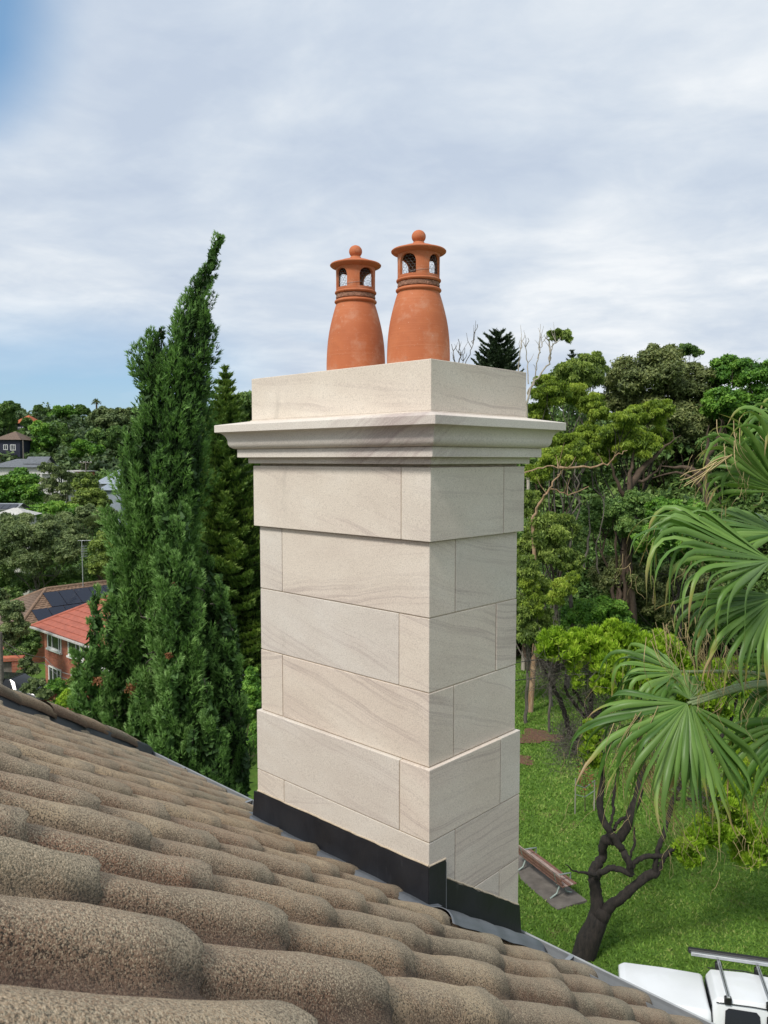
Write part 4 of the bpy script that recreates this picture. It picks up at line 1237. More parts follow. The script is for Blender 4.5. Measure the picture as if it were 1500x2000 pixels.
bare('thin grey stems leaning together at the edge of the wood', [[(1110, 1100), (1118, 1020), (1108, 960), (1120, 920)], [(1140, 1110), (1150, 1040), (1146, 980)], [(1170, 1120), (1165, 1060), (1180, 1000), (1178, 960)], [(1060, 1130), (1080, 1100), (1110, 1085)]], 44, B_GREY, r0=.08, name='sapling_cluster')

# pale villa glimpsed through the wood
vl = empty('pale_villa', tuple(Vector((at(1240, 1080, 58).x, 58, gz(at(1240, 1080, 58).x, 58)))), label='pale villa front with columns glimpsed between trunks in the wood', cat='house')
vz = vl.location.z
M_WHITEW = plain('white_painted_wall', (0.55, 0.54, 0.51), .8, scale=2)
M_GLASSD = plain('dark_window_glass', (0.02, 0.023, 0.028), .12, scale=2)
M_WHITEP = plain('white_paint', (0.75, 0.75, 0.73), .5, scale=3, var=.05)
hh = at(1240, 990, 58).z - vz
box_obj('wall', (-3, 3, 0, 5, 0, hh), M_WHITEW, vl)
box_obj('roof', (-3.4, 3.4, -.4, 5.4, hh, hh + .3), plain('grey_roof_edge', (.2, .2, .2)), vl)
for x in (-2.4, -1.2, 0, 1.2, 2.4):
    box_obj('column', (x - .13, x + .13, -.6, -.3, 0, hh), M_WHITEP, vl, bev=.02)
for x in (-1.8, -.6, .6, 1.8):
    for zq in (.8, 3.4): box_obj('window', (x - .35, x + .35, -.04, .02, zq, zq + 1.5), M_GLASSD, vl)
box_obj('balcony', (-2.7, 2.7, -.7, 0, 2.5, 2.75), M_WHITEP, vl)

# woodland masses behind (nobody could count these)
KEEP = [(-10, 850, 40, 893, 163), (-20, 885, 88, 922, 138), (186, 920, 240, 972, 110), (-10, 978, 52, 1014, 84), (30, 1125, 216, 1230, 60), (60, 1172, 170, 1346, 48), (112, 908, 168, 932, 133), (465, 1150, 512, 1200, 50), (-10, 1000, 260, 1130, 79), (155, 1050, 170, 1140, 66)]
def woodmass(name, boxes, mat, nl, ln, wd, label=None, style='broad'):
    """boxes: (x0,x1,y0,y1,count,hmin,hmax,rmin,rmax)"""
    Cs, Rs = [], []
    tp = []
    for x0, x1, y0, y1, c, h0, h1, r0, r1 in boxes:
        for _ in range(c):
            x, y = NR.uniform(x0, x1), NR.uniform(y0, y1); h = NR.uniform(h0, h1); r = NR.uniform(r0, r1)
            z = gz(x, y)
            (qx, q0), (_, q1) = proj((x, y, z + h)), proj((x, y, z)); rp_ = r * 1.3 * FPX / y
            if any(y < D_ and qx + rp_ > a0 and qx - rp_ < a1 and q0 < b1 and q1 > b0 for a0, b0, a1, b1, D_ in KEEP): continue
            lob = [((x, y, z + h - r * .7), (r, r, r * .75)), ((x + r * .5, y - r * .3, z + h * .62), (r * .75, r * .75, r * .6)), ((x - r * .5, y - r * .2, z + h * .6), (r * .7, r * .7, r * .55))]
            if h > 5: lob.append(((x, y - r * .5, z + h * .35), (r * .7, r * .7, h * .25)))
            C, Rv, _t = subclumps(lob, 6, (.35, .5), .8); Cs.append(C); Rs.append(Rv)
            tp.append((np.array([[x, y, z - .2], [x + NR.normal() * .4, y, z + h * .4], [x + NR.normal() * .5, y, z + h * .8]]), [.28, .2, .06]))
    C = np.concatenate(Cs); Rv = np.concatenate(Rs); T_ = .15 * NR.normal(size=len(C))
    V, t = clump_leaves(C, Rv, nl, ln, wd, style, .4, T_)
    o = foliage_obj(name, [(V, t)], mat, None, kind='stuff')
    Vt, Ft = tubes(tp, 5)
    link(name.replace('foliage', 'stems'), npmesh(name, Vt, Ft, smooth=True), B_BROWN, kind='stuff')
    return o
woodmass('wood_foliage', [(3, 48, 60, 76, 46, 14, 19, 2.8, 4.2), (0, 60, 78, 112, 50, 11, 15, 3, 4.5), (2, 44, 52, 60, 50, 6, 12, 2.0, 3.0)], G_DARK, 270000, .46, .24)
woodmass('undergrowth_foliage', [(7, 44, 47.5, 52, 66, 1.8, 4.5, 1.2, 2.0), (7, 34, 50, 56, 60, 5, 10, 1.8, 2.8)], G_MID, 130000, .26, .13)
woodmass('hill_wood_foliage', [(-120, -10, 150, 195, 170, 5, 8, 2.6, 4.2), (-140, 20, 195, 245, 260, 5, 9, 3, 5), (-30, 90, 130, 220, 80, 9, 14, 4, 6)], G_FAR, 250000, .95, .6)
woodmass('valley_wood_foliage', [(-78, -14, 84, 150, 120, 4, 7, 2.4, 3.8), (-20, 4, 40, 70, 26, 5, 9, 1.8, 3.0), (-20, 6, 70, 110, 36, 8, 12, 2.5, 4), (-30, -8, 20, 44, 20, 2, 4, 1.2, 2.0)], G_MID, 190000, .44, .24)
# ------------------------------------------------------------------ houses on the left
M_REDBRICK = None
def brickmat():
    m = Mat('red_brick')
    t = m.node('ShaderNodeTexCoord')
    sep = m.node('ShaderNodeSeparateXYZ'); m.l.new(t.outputs['Object'], sep.inputs[0])
    cmb = m.node('ShaderNodeCombineXYZ')
    m.l.new(m.math('ADD', sep.outputs[0], sep.outputs[1]), cmb.inputs[0]); m.l.new(sep.outputs[2], cmb.inputs[1])
    br = m.node('ShaderNodeTexBrick')
    br.inputs['Color1'].default_value = (0.46, 0.135, 0.065, 1); br.inputs['Color2'].default_value = (0.30, 0.07, 0.038, 1); br.inputs['Mortar'].default_value = (0.30, 0.2, 0.16, 1)
    br.inputs['Scale'].default_value = 1.0; br.inputs['Mortar Size'].default_value = 0.010; br.inputs['Brick Width'].default_value = 0.24; br.inputs['Row Height'].default_value = 0.085
    m.l.new(cmb.outputs[0], br.inputs['Vector'])
    n = m.noise(m.coord('Object'), 1.2, 4, .6)
    m.color(m.mix(1.0, br.outputs[0], m.ramp(n, [(.3, (.75, .75, .75)), (.7, (1.15, 1.1, 1.05))]), 'MULTIPLY')); m.rough(.9)
    return m.m
M_REDBRICK = brickmat()
M_REDTILE = plain('red_roof_tile', (0.34, 0.095, 0.058), .7, var=.2, scale=3)
M_BRTILE = plain('brown_roof_tile', (0.20, 0.125, 0.08), .8, var=.35, scale=5)
M_BRTILE2 = plain('dull_brown_roof_tile', (0.16, 0.11, 0.08), .8, var=.3, scale=5)
M_SOLAR = plain('solar_glass', (0.012, 0.016, 0.03), .15, .1, var=.1)
M_ALU = plain('aluminium_edge', (0.45, 0.46, 0.47), .4, .6)
M_NAVY = plain('navy_boards', (0.012, 0.014, 0.034), .6, var=.2)
M_GREYROOF = plain('grey_slate_roof', (0.15, 0.16, 0.175), .6, var=.18, scale=2)
M_BLUEROOF = plain('blue_grey_metal_roof', (0.27, 0.31, 0.36), .5, var=.1, scale=2)
M_ORTILE = plain('orange_roof_tile', (0.42, 0.12, 0.05), .8, var=.2)
M_OLDWOOD = plain('weathered_wood', (0.16, 0.14, 0.12), .9, var=.3, scale=8)
M_ASPHALT = plain('asphalt', (0.05, 0.05, 0.052), .9, var=.2)
M_CONC = plain('concrete', (0.30, 0.28, 0.25), .9, var=.25, scale=3)

def roofplane(name, A, B, C, D, courses, mat, parent, roll=0.0, nroll=0, **k):
    """courses of tiles from eave A-B up to ridge D-C, each course a real step (A left, B right, C above B, D above A)"""
    A, B, C, D = map(Vector, (A, B, C, D)); V, F = [], []
    n = ((B - A).cross(D - A)).normalized()
    if n.z < 0: n = -n
    m = max(1, nroll)
    for i in range(courses):
        t0, t1 = i / courses, (i + 1) / courses + .25 / courses
        t1 = min(t1, 1)
        rows = [(t0, .05), (t0, .0), (t1, .012)]
        base = len(V)
        for (t, h) in ((t0, -.01), (t0, .055), (t1, .012)):
            p, q = A.lerp(D, t), B.lerp(C, t)
            for j in range(m * 2 + 1):
                s = j / (m * 2)
                V.append(tuple(p.lerp(q, s) + n * (h + (roll if (j % 2 and h > 0) else 0))))
        w = m * 2 + 1
        for r_ in range(2):
            for j in range(w - 1):
                F.append((base + r_ * w + j, base + r_ * w + j + 1, base + (r_ + 1) * w + j + 1, base + (r_ + 1) * w + j))
    me = bpy.data.meshes.new(name); me.from_pydata(V, [], F); me.update()
    return link(name, me, mat, parent, **k)
def ridge(a, b, parent, mat, r=.13):
    return tube_obj('ridge_cap', [([a, tuple((Vector(a) + Vector(b)) / 2 + Vector((0, 0, .02))), b], [r, r, r])], mat, parent, sides=6)
def window(parent, x0, x1, z0, z1, y, mull=(0.5,), sill=True, sgn=-1, axis='x'):
    """window set in a wall lying along local x at y, looking towards sgn*y"""
    w = bpy.data.objects.new('window', None); COL.objects.link(w); w.parent = parent
    w.location = ((x0 + x1) / 2, y, (z0 + z1) / 2)
    hx, hz = (x1 - x0) / 2, (z1 - z0) / 2
    bm = bmesh.new(); f = .10
    o_, i_ = (y * 0 + sgn * .06), (0.03 * -sgn)
    ya, yb = min(o_, i_), max(o_, i_)
    bx(bm, -hx, -hx + f, ya, yb, -hz, hz); bx(bm, hx - f, hx, ya, yb, -hz, hz)
    bx(bm, -hx + f, hx - f, ya, yb, hz - f, hz); bx(bm, -hx + f, hx - f, ya, yb, -hz, -hz + f)
    for m_ in mull:
        xm = -hx + 2 * hx * m_; bx(bm, xm - .03, xm + .03, ya + .005, yb - .005, -hz + f, hz - f)
    link('frame', bm_mesh('frame', bm), M_WHITEP, w)
    box_obj('pane', (-hx + f, hx - f, -.012 if sgn < 0 else .002, -.002 if sgn < 0 else .012, -hz + f, hz - f), M_GLASSD, w)
    if sill:
        s0, s1 = (sgn * .14, 0) if sgn < 0 else (0, .14)
        box_obj('sill', (-hx - .06, hx + .06, s0, s1, -hz - .12, -hz - .002), M_WHITEP, w)
    return w
# --- red roofed brick house. Its long wall runs along U, facing -V.  local x = -U (to the right, nearer), local y = V (away)
K = at(86, 1222, 50)
rb = empty('brick_house', (K.x, K.y, gz(K.x, K.y) - .6), math.atan2(-Ud.y, -Ud.x), label='two storey red brick house with bright red roof and white windows left of the cypress', cat='house')
KZ = K.z - rb.location.z                                # eave height above its base
box_obj('wall', (0, 12, 0, 8, 0, KZ), M_REDBRICK, rb)
def on_wall(px, py):                                    # photo pixel -> local x, z on the long wall
    n = Vd; c = K.dot(n); P = on_plane(px, py, n, c); q = P - K
    return q.dot(-Ud), P.z - rb.location.z
x0, zt = on_wall(93, 1226); x1, _ = on_wall(120, 1235); _, zb = on_wall(94, 1264)
window(rb, x0, x1, zb, zt, 0, (.33, .82))
x2, zt2 = on_wall(133.5, 1244); x3 = x2 + (x1 - x0) * 1.05
window(rb, x2, x3, zb, zt, 0, (.5,))
window(rb, x3 + 1.5, x3 + 1.5 + (x1 - x0), zb, zt, 0, (.5,))
_, zlt = on_wall(97, 1299)
for xa_ in (x0 + .05, x2 + .3, x3 + 1.6): window(rb, xa_, xa_ + (x1 - x0) * .9, zlt - 1.35, zlt, 0, (.35, .7))
for xa_ in (x0, x2):
    for i in range(9):
        xx = xa_ + .02 + i * .155
        box_obj('brick', (xx, xx + .11, -.02, .01, zb - .56, zb - .16), M_REDBRICK, rb)
oh = .55; rise = 2.5
ea = (-oh, -oh, KZ); eb = (12 + oh, -oh, KZ); ec = (12 + oh, 8 + oh, KZ); ed = (-oh, 8 + oh, KZ)
r1_, r2_ = (4.2, 4, KZ + rise), (8.4, 4, KZ + rise)
roofplane('roof', ea, eb, r2_, r1_, 12, M_REDTILE, rb)
roofplane('roof', ed, ea, r1_, r1_, 12, M_REDTILE, rb)
roofplane('roof', eb, ec, r2_, r2_, 12, M_REDTILE, rb)
roofplane('roof', ec, ed, r1_, r2_, 12, M_REDTILE, rb)
ridge(ea, r1_, rb, M_REDTILE); ridge(r1_, r2_, rb, M_REDTILE); ridge(eb, r2_, rb, M_REDTILE); ridge(ed, r1_, rb, M_REDTILE)
box_obj('gutter', (-oh - .05, 12 + oh + .05, -oh - .13, -oh, KZ - .13, KZ - .03), M_TIMBER, rb)
box_obj('gutter', (-oh - .13, -oh, -oh, 8 + oh, KZ - .13, KZ - .03), M_TIMBER, rb)
box_obj('eave_soffit', (-oh, 12 + oh, -oh, 8 + oh, KZ - .10, KZ - .03), M_TIMBER, rb)
tube_obj('downpipe', [([(5.2, -.1, 0), (5.2, -.1, KZ - .1)], [.05, .05])], M_WHITEP, rb)
# --- brown tiled house with solar panels. ridge along V; face towards -U (right)
Q = at(90, 1150, 66)
bh = empty('brown_roofed_house', (Q.x, Q.y, gz(Q.x, Q.y) - .3), math.atan2(Vd.y, Vd.x), label='house with brown tiled hip roof carrying dark solar panels behind the red roof', cat='house')
QZ = Q.z - bh.location.z                                # local x = V (away right), local y = +U (left)
hw, dr_ = 4.6, 2.5
ZE = QZ - dr_
RL = 10.0
box_obj('wall', (-hw + .5, RL + 3, -hw + .5, hw - .5, 0, ZE), M_REDBRICK, bh)
A1, A2 = (-hw, -hw, ZE), (RL + hw, -hw, ZE)
B1, B2 = (-hw, hw, ZE), (RL + hw, hw, ZE)
T1, T2 = (0, 0, QZ), (RL, 0, QZ)
roofplane('roof', A1, A2, T2, T1, 20, M_BRTILE, bh, .035, 30)
roofplane('roof', B1, A1, T1, T1, 20, M_BRTILE2, bh, .035, 20)
roofplane('roof', A2, B2, T2, T2, 20, M_BRTILE, bh)
roofplane('roof', B2, B1, T1, T2, 20, M_BRTILE2, bh)
for a_, b_ in ((A1, T1), (T1, T2), (B1, T1), (A2, T2)): ridge(a_, b_, bh, M_BRTILE, .16)
nrm = Vector((0, -dr_, hw)).normalized(); up_ = Vector((0, hw, dr_)).normalized()
if nrm.z < 0: nrm = -nrm
def solar(x, s, w=1.0, h=1.65):                          # x along the eave, s distance up the slope
    o_ = Vector((x, -hw, ZE)) + up_ * s + nrm * .13
    bm = bmesh.new()
    bx(bm, 0.01, w - .01, 0, .04, 0, .0)
    bm.free()
    V = [o_, o_ + Vector((w - .03, 0, 0)), o_ + Vector((w - .03, 0, 0)) + up_ * (h - .03), o_ + up_ * (h - .03)]
    V2 = [v + nrm * .045 for v in V]
    me = bpy.data.meshes.new('solar_panel'); me.from_pydata([tuple(v) for v in V + V2], [], [(3, 2, 1, 0), (4, 5, 6, 7), (0, 1, 5, 4), (1, 2, 6, 5), (2, 3, 7, 6), (3, 0, 4, 7)]); me.update()
    me.materials.append(M_SOLAR)
    return link('solar_panel', me, None, bh)
for i in range(8): solar(-.6 + i * 1.32, 2.55, 1.3, 2.0)
for i in range(9): solar(-2.3 + i * 1.32, .5, 1.3, 2.0)
box_obj('roof_vent', (5.2, 5.7, -1.0, -.5, QZ - .75, QZ - .25), M_BRTILE2, bh, bev=.1)
# antenna mast
am = at(162, 1138, 68)
an = empty('antenna_mast', (am.x, am.y, gz(am.x, am.y)), label='tall thin television antenna mast rising behind the brown roof', cat='antenna')
az_ = at(162, 1056, 68).z - an.location.z
tube_obj('mast', [([(0, 0, 0), (0, 0, az_)], [.05, .04])], M_ALU, an)
tube_obj('aerial', [([(-.35, 0, az_), (.75, .1, az_ + .02)], [.02, .02])] + [([(-.3 + i * .2, -.25, az_), (-.3 + i * .2, .25, az_)], [.012, .012]) for i in range(6)] + [([(0, -.3, az_ - .5 - i * .22), (.32, .3, az_ - .5 - i * .22)], [.02, .02]) for i in range(5)] + [([(.15, 0, az_ - .4), (.15, 0, az_ - 1.5)], [.02, .02])], M_ALU, an, sides=4)

# --- far houses on the slope
def far_house(label, px, py_eave, D, w, d, wall_h, rise, wallmat, roofmat, rz=0.0, wins=(), name='distant_house', gable=False, pz=None):
    """px, py_eave: photo pixel of the near left eave corner; local x runs right"""
    p = at(px, py_eave, D)
    r = empty(name, (p.x, p.y, p.z - wall_h), rz, label=label, cat='house')
    base = gz(p.x, p.y) - r.location.z
    box_obj('wall', (0, w, 0, d, min(base, -3) - 1, wall_h), wallmat, r)
    o = .5
    a, b, c, e = (-o, -o, wall_h), (w + o, -o, wall_h), (w + o, d + o, wall_h), (-o, d + o, wall_h)
    m_ = min(w, d) / 2
    if gable:
        t1, t2 = (-o, d / 2, wall_h + rise), (w + o, d / 2, wall_h + rise)
    elif w > d: t1, t2 = (m_, d / 2, wall_h + rise), (w - m_, d / 2, wall_h + rise)
    else: t1 = t2 = (w / 2, d / 2, wall_h + rise)
    roofplane('roof', a, b, t2, t1, 8, roofmat, r)
    roofplane('roof', c, e, t1, t2, 8, roofmat, r)
    if not gable:
        roofplane('roof', e, a, t1, t1, 8, roofmat, r); roofplane('roof', b, c, t2, t2, 8, roofmat, r)
    else:
        for xx in (0.01, w - .01):
            me = bpy.data.meshes.new('gable'); me.from_pydata([(xx, 0, wall_h), (xx, d, wall_h), (xx, d / 2, wall_h + rise - .05)], [], [(0, 1, 2)]); me.update(); link('gable', me, wallmat, r)
    for (wx, wz, ww, wh, mu) in wins: window(r, wx, wx + ww, wz, wz + wh, 0, mu, False)
    return r
far_house('navy blue timber house with white windows on the far left slope', -8, 859, 165, 4.9, 8, 6.2, 1.9, M_NAVY, M_BRTILE2, 0.05,
          [(1.5, 4.1, .9, 1.1, (.5,)), (2.9, 4.0, 1.1, 1.2, (.33, .66)), (.4, .9, .8, 1.3, (.5,)), (1.2, .8, 1.2, 1.3, (.33, .66))])
far_house('orange roofed dark house peeking from the trees below the skyline', 29, 827, 195, 4.0, 6, 4.5, 2.2, M_NAVY, M_ORTILE, -.1, [(.8, 2.6, .7, 1.0, (.5,)), (1.9, 2.6, 1.0, 1.0, (.5,)), (1.8, .2, 1.8, .9, (.2, .4, .6, .8))])
far_house('long grey slate roofed house below the navy one', -20, 913, 140, 10.0, 7, 3.0, 1.5, M_WHITEW, M_GREYROOF, .12, [(5.2, .8, 1.0, 1.4, (.5,)), (7.2, .8, .8, 1.2, (.5,))])
far_house('second grey roof with a raised gable beside the slate roof', 52, 906, 142, 3.0, 5, 3, 1.3, M_WHITEW, M_GREYROOF, .1, gable=True)
far_house('low flat brick building with a pale parapet roof behind the gum', 118, 921, 135, 4.0, 5, 2.4, .2, M_REDBRICK, M_TIMBER, .0, [(2.0, 1.2, 1.3, .6, (.5,))])
far_house('small white cottage with grey roof behind the pale trunked gum', 82, 926, 128, 4.0, 4, 3, .9, M_WHITEW, M_TIMBER, .0, [(.3, 1.2, .8, 1.2, (.5,)), (2.6, 1.2, .8, 1.2, (.5,))])
far_house('blue grey metal roofed house beside the cypress top edge', 190, 945, 120, 4.5, 6, 3.2, 2.2, M_WHITEW, M_BLUEROOF, -.15, [(.5, 1.2, .9, 1.2, (.5,))])
far_house('lower pale blue gabled roof in front of the metal roofed house', 200, 957, 112, 3.6, 5, 3.4, 1.2, M_BLUEROOF, M_BLUEROOF, -.5, gable=True)
sh = far_house('white roofed shed with three solar panels at the left edge', -30, 996, 92, 3.4, 3, 2.6, .7, M_WHITEW, M_ALU, 0, gable=True)
for i in range(4):
    o_ = box_obj('solar_panel', (0, .72, 0, 1.35, 0, .05), M_SOLAR, sh); o_.location = (.55 + i * .78, -.35, 2.72); o_.rotation_euler = (math.radians(21), 0, 0)
far_house('white hipped roof just below the shed with solar panels', -10, 1008, 86, 3.4, 3, 2.4, .8, M_WHITEW, M_WHITEW, .1)
# power poles
def pole(label, x, yt, yb, D, r, mat, arms=()):
    a = at(x, yb, D); t = at(x, yt, D)
    e = empty('power_pole', (a.x, a.y, min(a.z, gz(a.x, a.y))), label=label, cat='pole')
    h = t.z - e.location.z
    tube_obj('shaft', [([(0, 0, 0), (0, 0, h * .5), (0, 0, h)], [r, r * .9, r * .8])], mat, e, sides=8)
    for z, w in arms:
        box_obj('cross_arm', (-w, w, -.06, .06, h - z - .06, h - z + .06), mat, e)
        for q in (-.9, -.3, .3, .9): box_obj('insulator', (w * q - .05, w * q + .05, -.05, .05, h - z + .062, h - z + .2), M_WHITEP, e, bev=.015)
    return e
pole('weathered timber power pole at the left edge above the verge', 3, 1235, 1345, 40, .16, M_OLDWOOD)
pole('thin grey light pole standing below the blue roofed house', 197, 945, 995, 105, .10, M_ALU)
pole('timber pole beside the navy house', 46, 860, 898, 150, .13, M_OLDWOOD)
pole('street pole with cross arm in front of the far wood', 168, 900, 925, 132, .12, M_OLDWOOD, ((.3, 1.0),))
# overhead wires
wr = empty('service_wires', tuple(at(-20, 1238, 40)), label='two sagging service wires running to the brick house corner', cat='wire')
W0 = Vector(at(-20, 1238, 40))
ps = []
for (xa, ya, xb, yb) in ((-20, 1232, 90, 1285), (-20, 1243, 90, 1297), (86, 1283, 150, 1318), (86, 1296, 160, 1330)):
    D1, D2 = (40, 50) if xb < 100 else (50, 47)
    A_, B_ = at(xa, ya, D1) - W0, at(xb, yb, D2 - .6) - W0
    ps.append(([A_.lerp(B_, t) + Vector((0, 0, -.35 * math.sin(t * math.pi))) for t in np.linspace(0, 1, 10)], [.022] * 10))
tube_obj('cable', ps, plain('grey_cable', (.25, .25, .25), .6), wr, sides=4)
wr2 = empty('street_wires', tuple(at(480, 1310, 30)), label='pair of dark street wires passing behind the chimney to the park', cat='wire')
W1 = Vector(at(480, 1310, 30)); ps = []
for dy in (0, 24):
    A_, B_ = at(380, 1318 + dy, 28) - W1, at(1220, 1262 + dy * 1.6, 36) - W1
    ps.append(([A_.lerp(B_, t) + Vector((0, 0, -.5 * math.sin(t * math.pi))) for t in np.linspace(0, 1, 14)], [.018] * 14))
tube_obj('cable', ps, plain('black_cable', (.02, .02, .02), .6), wr2, sides=4)
# red roof glimpsed behind the pine, dark parked car at left, small brick porch
gp = far_house('red roofed house glimpsed through the lower pine branches', 455, 1180, 52, 5, 6, 5, 1.6, M_REDBRICK, M_REDTILE, .1)
pc = at(33, 1322, 44)
ph = empty('brick_porch', (pc.x - .6, pc.y, gz(pc.x, pc.y)), .2, label='small brick porch pier with cream edge beside the parked car', cat='porch')
hh2 = at(33, 1292, 44).z - ph.location.z
box_obj('pier', (0.3, .8, 0, .5, 0, hh2), M_REDBRICK, ph); box_obj('pier', (-1.2, -.8, 0, .5, 0, hh2), M_REDBRICK, ph); box_obj('lintel', (-1.3, .9, -.05, .55, hh2, hh2 + .2), M_REDBRICK, ph)
box_obj('screen', (-.78, .28, .2, .26, 0, hh2 - .05), M_OLDWOOD, ph)

# ------------------------------------------------------------------ vehicles
def carpaint(name, col, rough=.22):
    m = Mat(name); m.color(col); m.rough(rough); m.b.inputs['Coat Weight'].default_value = .6; m.b.inputs['Coat Roughness'].default_value = .06
    v = m.coord('Object'); n = m.noise(v, 1.3, 4, .6)
    m.color(m.mix(m.ramp(n, [(.4, 0.0), (.8, .25)]), col, tuple(c * .8 for c in col)))
    return m.m
M_WHITECAR = carpaint('white_car_paint', (.70, .72, .73))
M_DARKCAR = carpaint('dark_car_paint', (.012, .014, .016))
M_BLKPL = plain('black_plastic', (.015, .015, .016), .5)
M_CARGLASS = plain('car_glass', (.006, .007, .009), .06)
M_TYRE = plain('tyre_rubber', (.02, .02, .02), .9)
M_CHROME = plain('bright_metal_bar', (.55, .56, .57), .3, .8)
def loft(name, secs, mat, parent, smooth=True, bev=None):
    """secs: list of rings (same count) -> closed body"""
    k = len(secs[0]); V = [p for s in secs for p in s]; F = []
    for i in range(len(secs) - 1):
        for j in range(k): F.append((i * k + j, i * k + (j + 1) % k, (i + 1) * k + (j + 1) % k, (i + 1) * k + j))
    F.append(tuple(range(k))[::-1]); F.append(tuple((len(secs) - 1) * k + j for j in range(k)))
    me = bpy.data.meshes.new(name); me.from_pydata(V, [], F); me.update()
    bm = bmesh.new(); bm.from_mesh(me); bmesh.ops.recalc_face_normals(bm, faces=bm.faces)
    for f in bm.faces: f.smooth = smooth
    bm.to_mesh(me); bm.free()
    o = link(name, me, mat, parent)
    if bev:
        md = o.modifiers.new('bevel', 'BEVEL'); md.width = bev; md.segments = 3; md.limit_method = 'ANGLE'; md.angle_limit = math.radians(25)
    return o
def wheel(parent, x, y, r=.38, w=.25):
    wh = bpy.data.objects.new('wheel', None); COL.objects.link(wh); wh.parent = parent; wh.location = (x, y, r)
    for nm, rr_, ww, m_ in (('tyre', r, w, M_TYRE), ('rim', r * .62, w + .02, M_ALU)):
        bm = bmesh.new(); bmesh.ops.create_cone(bm, cap_ends=True, segments=24, radius1=rr_, radius2=rr_, depth=ww, matrix=Matrix.Rotation(math.pi / 2, 4, 'X'))
        link(nm, bm_mesh(nm, bm), m_, wh)
# white ute, side on: local x = forward (to the right in the picture), y = away from the camera
Lx = Vector((math.sin(math.radians(104)), math.cos(math.radians(104)), 0))
roofpt = at(1383, 1887, 1.0); zr = -13 + 1.80
tt = zr / roofpt.z; RP = roofpt * tt                     # far rear corner of the cab roof
HWD = .80
org = RP - Lx * 0.0
yv = Vector((-Lx.y, Lx.x, 0))
Lp = org - yv * 1.06                                     # near side of the roof
cen = (org + Lp) / 2
ut = empty('white_ute', (cen.x, cen.y, -13), math.atan2(Lx.y, Lx.x), label='white utility truck with covered tray and black roof racks parked beside the lawn', cat='utility truck')
# tray tub and lid, behind the cab (x < 0)
def ring(x, hw0, z0, hw1, z1, r=.08, taper=0):
    return [(x, -hw0, z0), (x, -hw0, (z0 + z1) / 2), (x, -hw1, z1 - r), (x, -hw1 + r, z1), (x, hw1 - r, z1), (x, hw1, z1 - r), (x, hw0, (z0 + z1) / 2), (x, hw0, z0)]
loft('tray_tub', [ring(-1.88, .86, .5, .86, 1.10), ring(-1.80, .90, .45, .90, 1.12), ring(-.12, .90, .45, .90, 1.12), ring(-.09, .88, .5, .88, 1.1)], M_WHITECAR, ut, bev=.02)
loft('tray_lid', [ring(-1.90, .84, 1.14, .80, 1.50, .10), ring(-1.78, .88, 1.135, .86, 1.56, .12), ring(-.9, .88, 1.135, .865, 1.575, .12), ring(-.16, .88, 1.135, .86, 1.56, .12), ring(-.10, .85, 1.14, .82, 1.52, .10)], M_WHITECAR, ut, bev=.03)
# cab lower body and bonnet
loft('body', [ring(-.08, .88, .45, .90, 1.14), ring(.0, .91, .40, .91, 1.16), ring(1.9, .91, .40, .91, 1.14), ring(2.6, .90, .42, .88, 1.10), ring(3.15, .86, .45, .82, .95), ring(3.22, .80, .5, .76, .85)], M_WHITECAR, ut, bev=.03)
# greenhouse: pillars in white, roof panel
def gring(x, z0, z1, w0, w1, r=.10): return [(x, -w0, z0), (x, -w1 - .02, z1 - r), (x, -w1 + r * .9, z1), (x, w1 - r * .9, z1), (x, w1 + .02, z1 - r), (x, w0, z0)]
loft('cab_roof', [gring(-.06, 1.16, 1.66, .87, .62), gring(.04, 1.16, 1.78, .88, .66), gring(.75, 1.16, 1.81, .88, .68), gring(1.35, 1.16, 1.78, .88, .66), gring(1.55, 1.16, 1.70, .87, .64), gring(2.15, 1.14, 1.17, .84, .62)], M_WHITECAR, ut, bev=.02)
def sideglass(x0, x1, slope, s):
    pts = [(x0, 1.22), (x1, 1.22), (x1 - slope, 1.60), (x1 - slope - .06, 1.66), (x0 + .10, 1.66), (x0 + .03, 1.61)]
    def wy(z): return s * (0.915 - (z - 1.16) / .52 * .20)
    V = [(x, wy(z), z) for x, z in pts]; V2 = [(x, wy(z) + s * .012, z) for x, z in pts]
    k = len(pts); F = [tuple(range(k)), tuple(range(k, 2 * k))] + [(i, (i + 1) % k, (i + 1) % k + k, i + k) for i in range(k)]
    me = bpy.data.meshes.new('side_window'); me.from_pydata(V + V2, [], F); me.update()
    bm = bmesh.new(); bm.from_mesh(me); bmesh.ops.recalc_face_normals(bm, faces=bm.faces); bm.to_mesh(me); bm.free()
    link('side_window', me, M_CARGLASS, ut)
for s in (-1, 1):
    sideglass(.14, .86, .03, s); sideglass(.93, 1.72, .22, s)
    box_obj('door_seam', (.885, .895, s * .915 - .004, s * .915 + .004, .5, 1.14), M_BLKPL, ut)
    box_obj('door_handle', (.2, .38, s * .925 - .02, s * .925 + .02, 1.0, 1.05), M_BLKPL, ut, bev=.008)
    tube_obj('gutter_rail', [([(.0, s * .70, 1.735), (.7, s * .72, 1.765), (1.4, s * .70, 1.735)], [.012] * 3)], M_BLKPL, ut)
    mi = box_obj('mirror', (1.62, 1.80, s * 1.02 - .09, s * 1.02 + .09, 1.16, 1.36), M_WHITECAR, ut, bev=.03)
    wheel(ut, -1.0, s * .80); wheel(ut, 2.3, s * .80)
box_obj('windscreen', (-.01, .01, -.66, .66, -.33, .33), M_CARGLASS, ut).matrix_local = Matrix.Translation((1.87, 0, 1.45)) @ Matrix.Rotation(math.radians(-50), 4, 'Y')
box_obj('rear_window', (-.085, -.065, -.55, .55, 1.24, 1.58), M_CARGLASS, ut)
box_obj('chassis', (-1.7, 2.9, -.6, .6, .3, .5), M_BLKPL, ut)
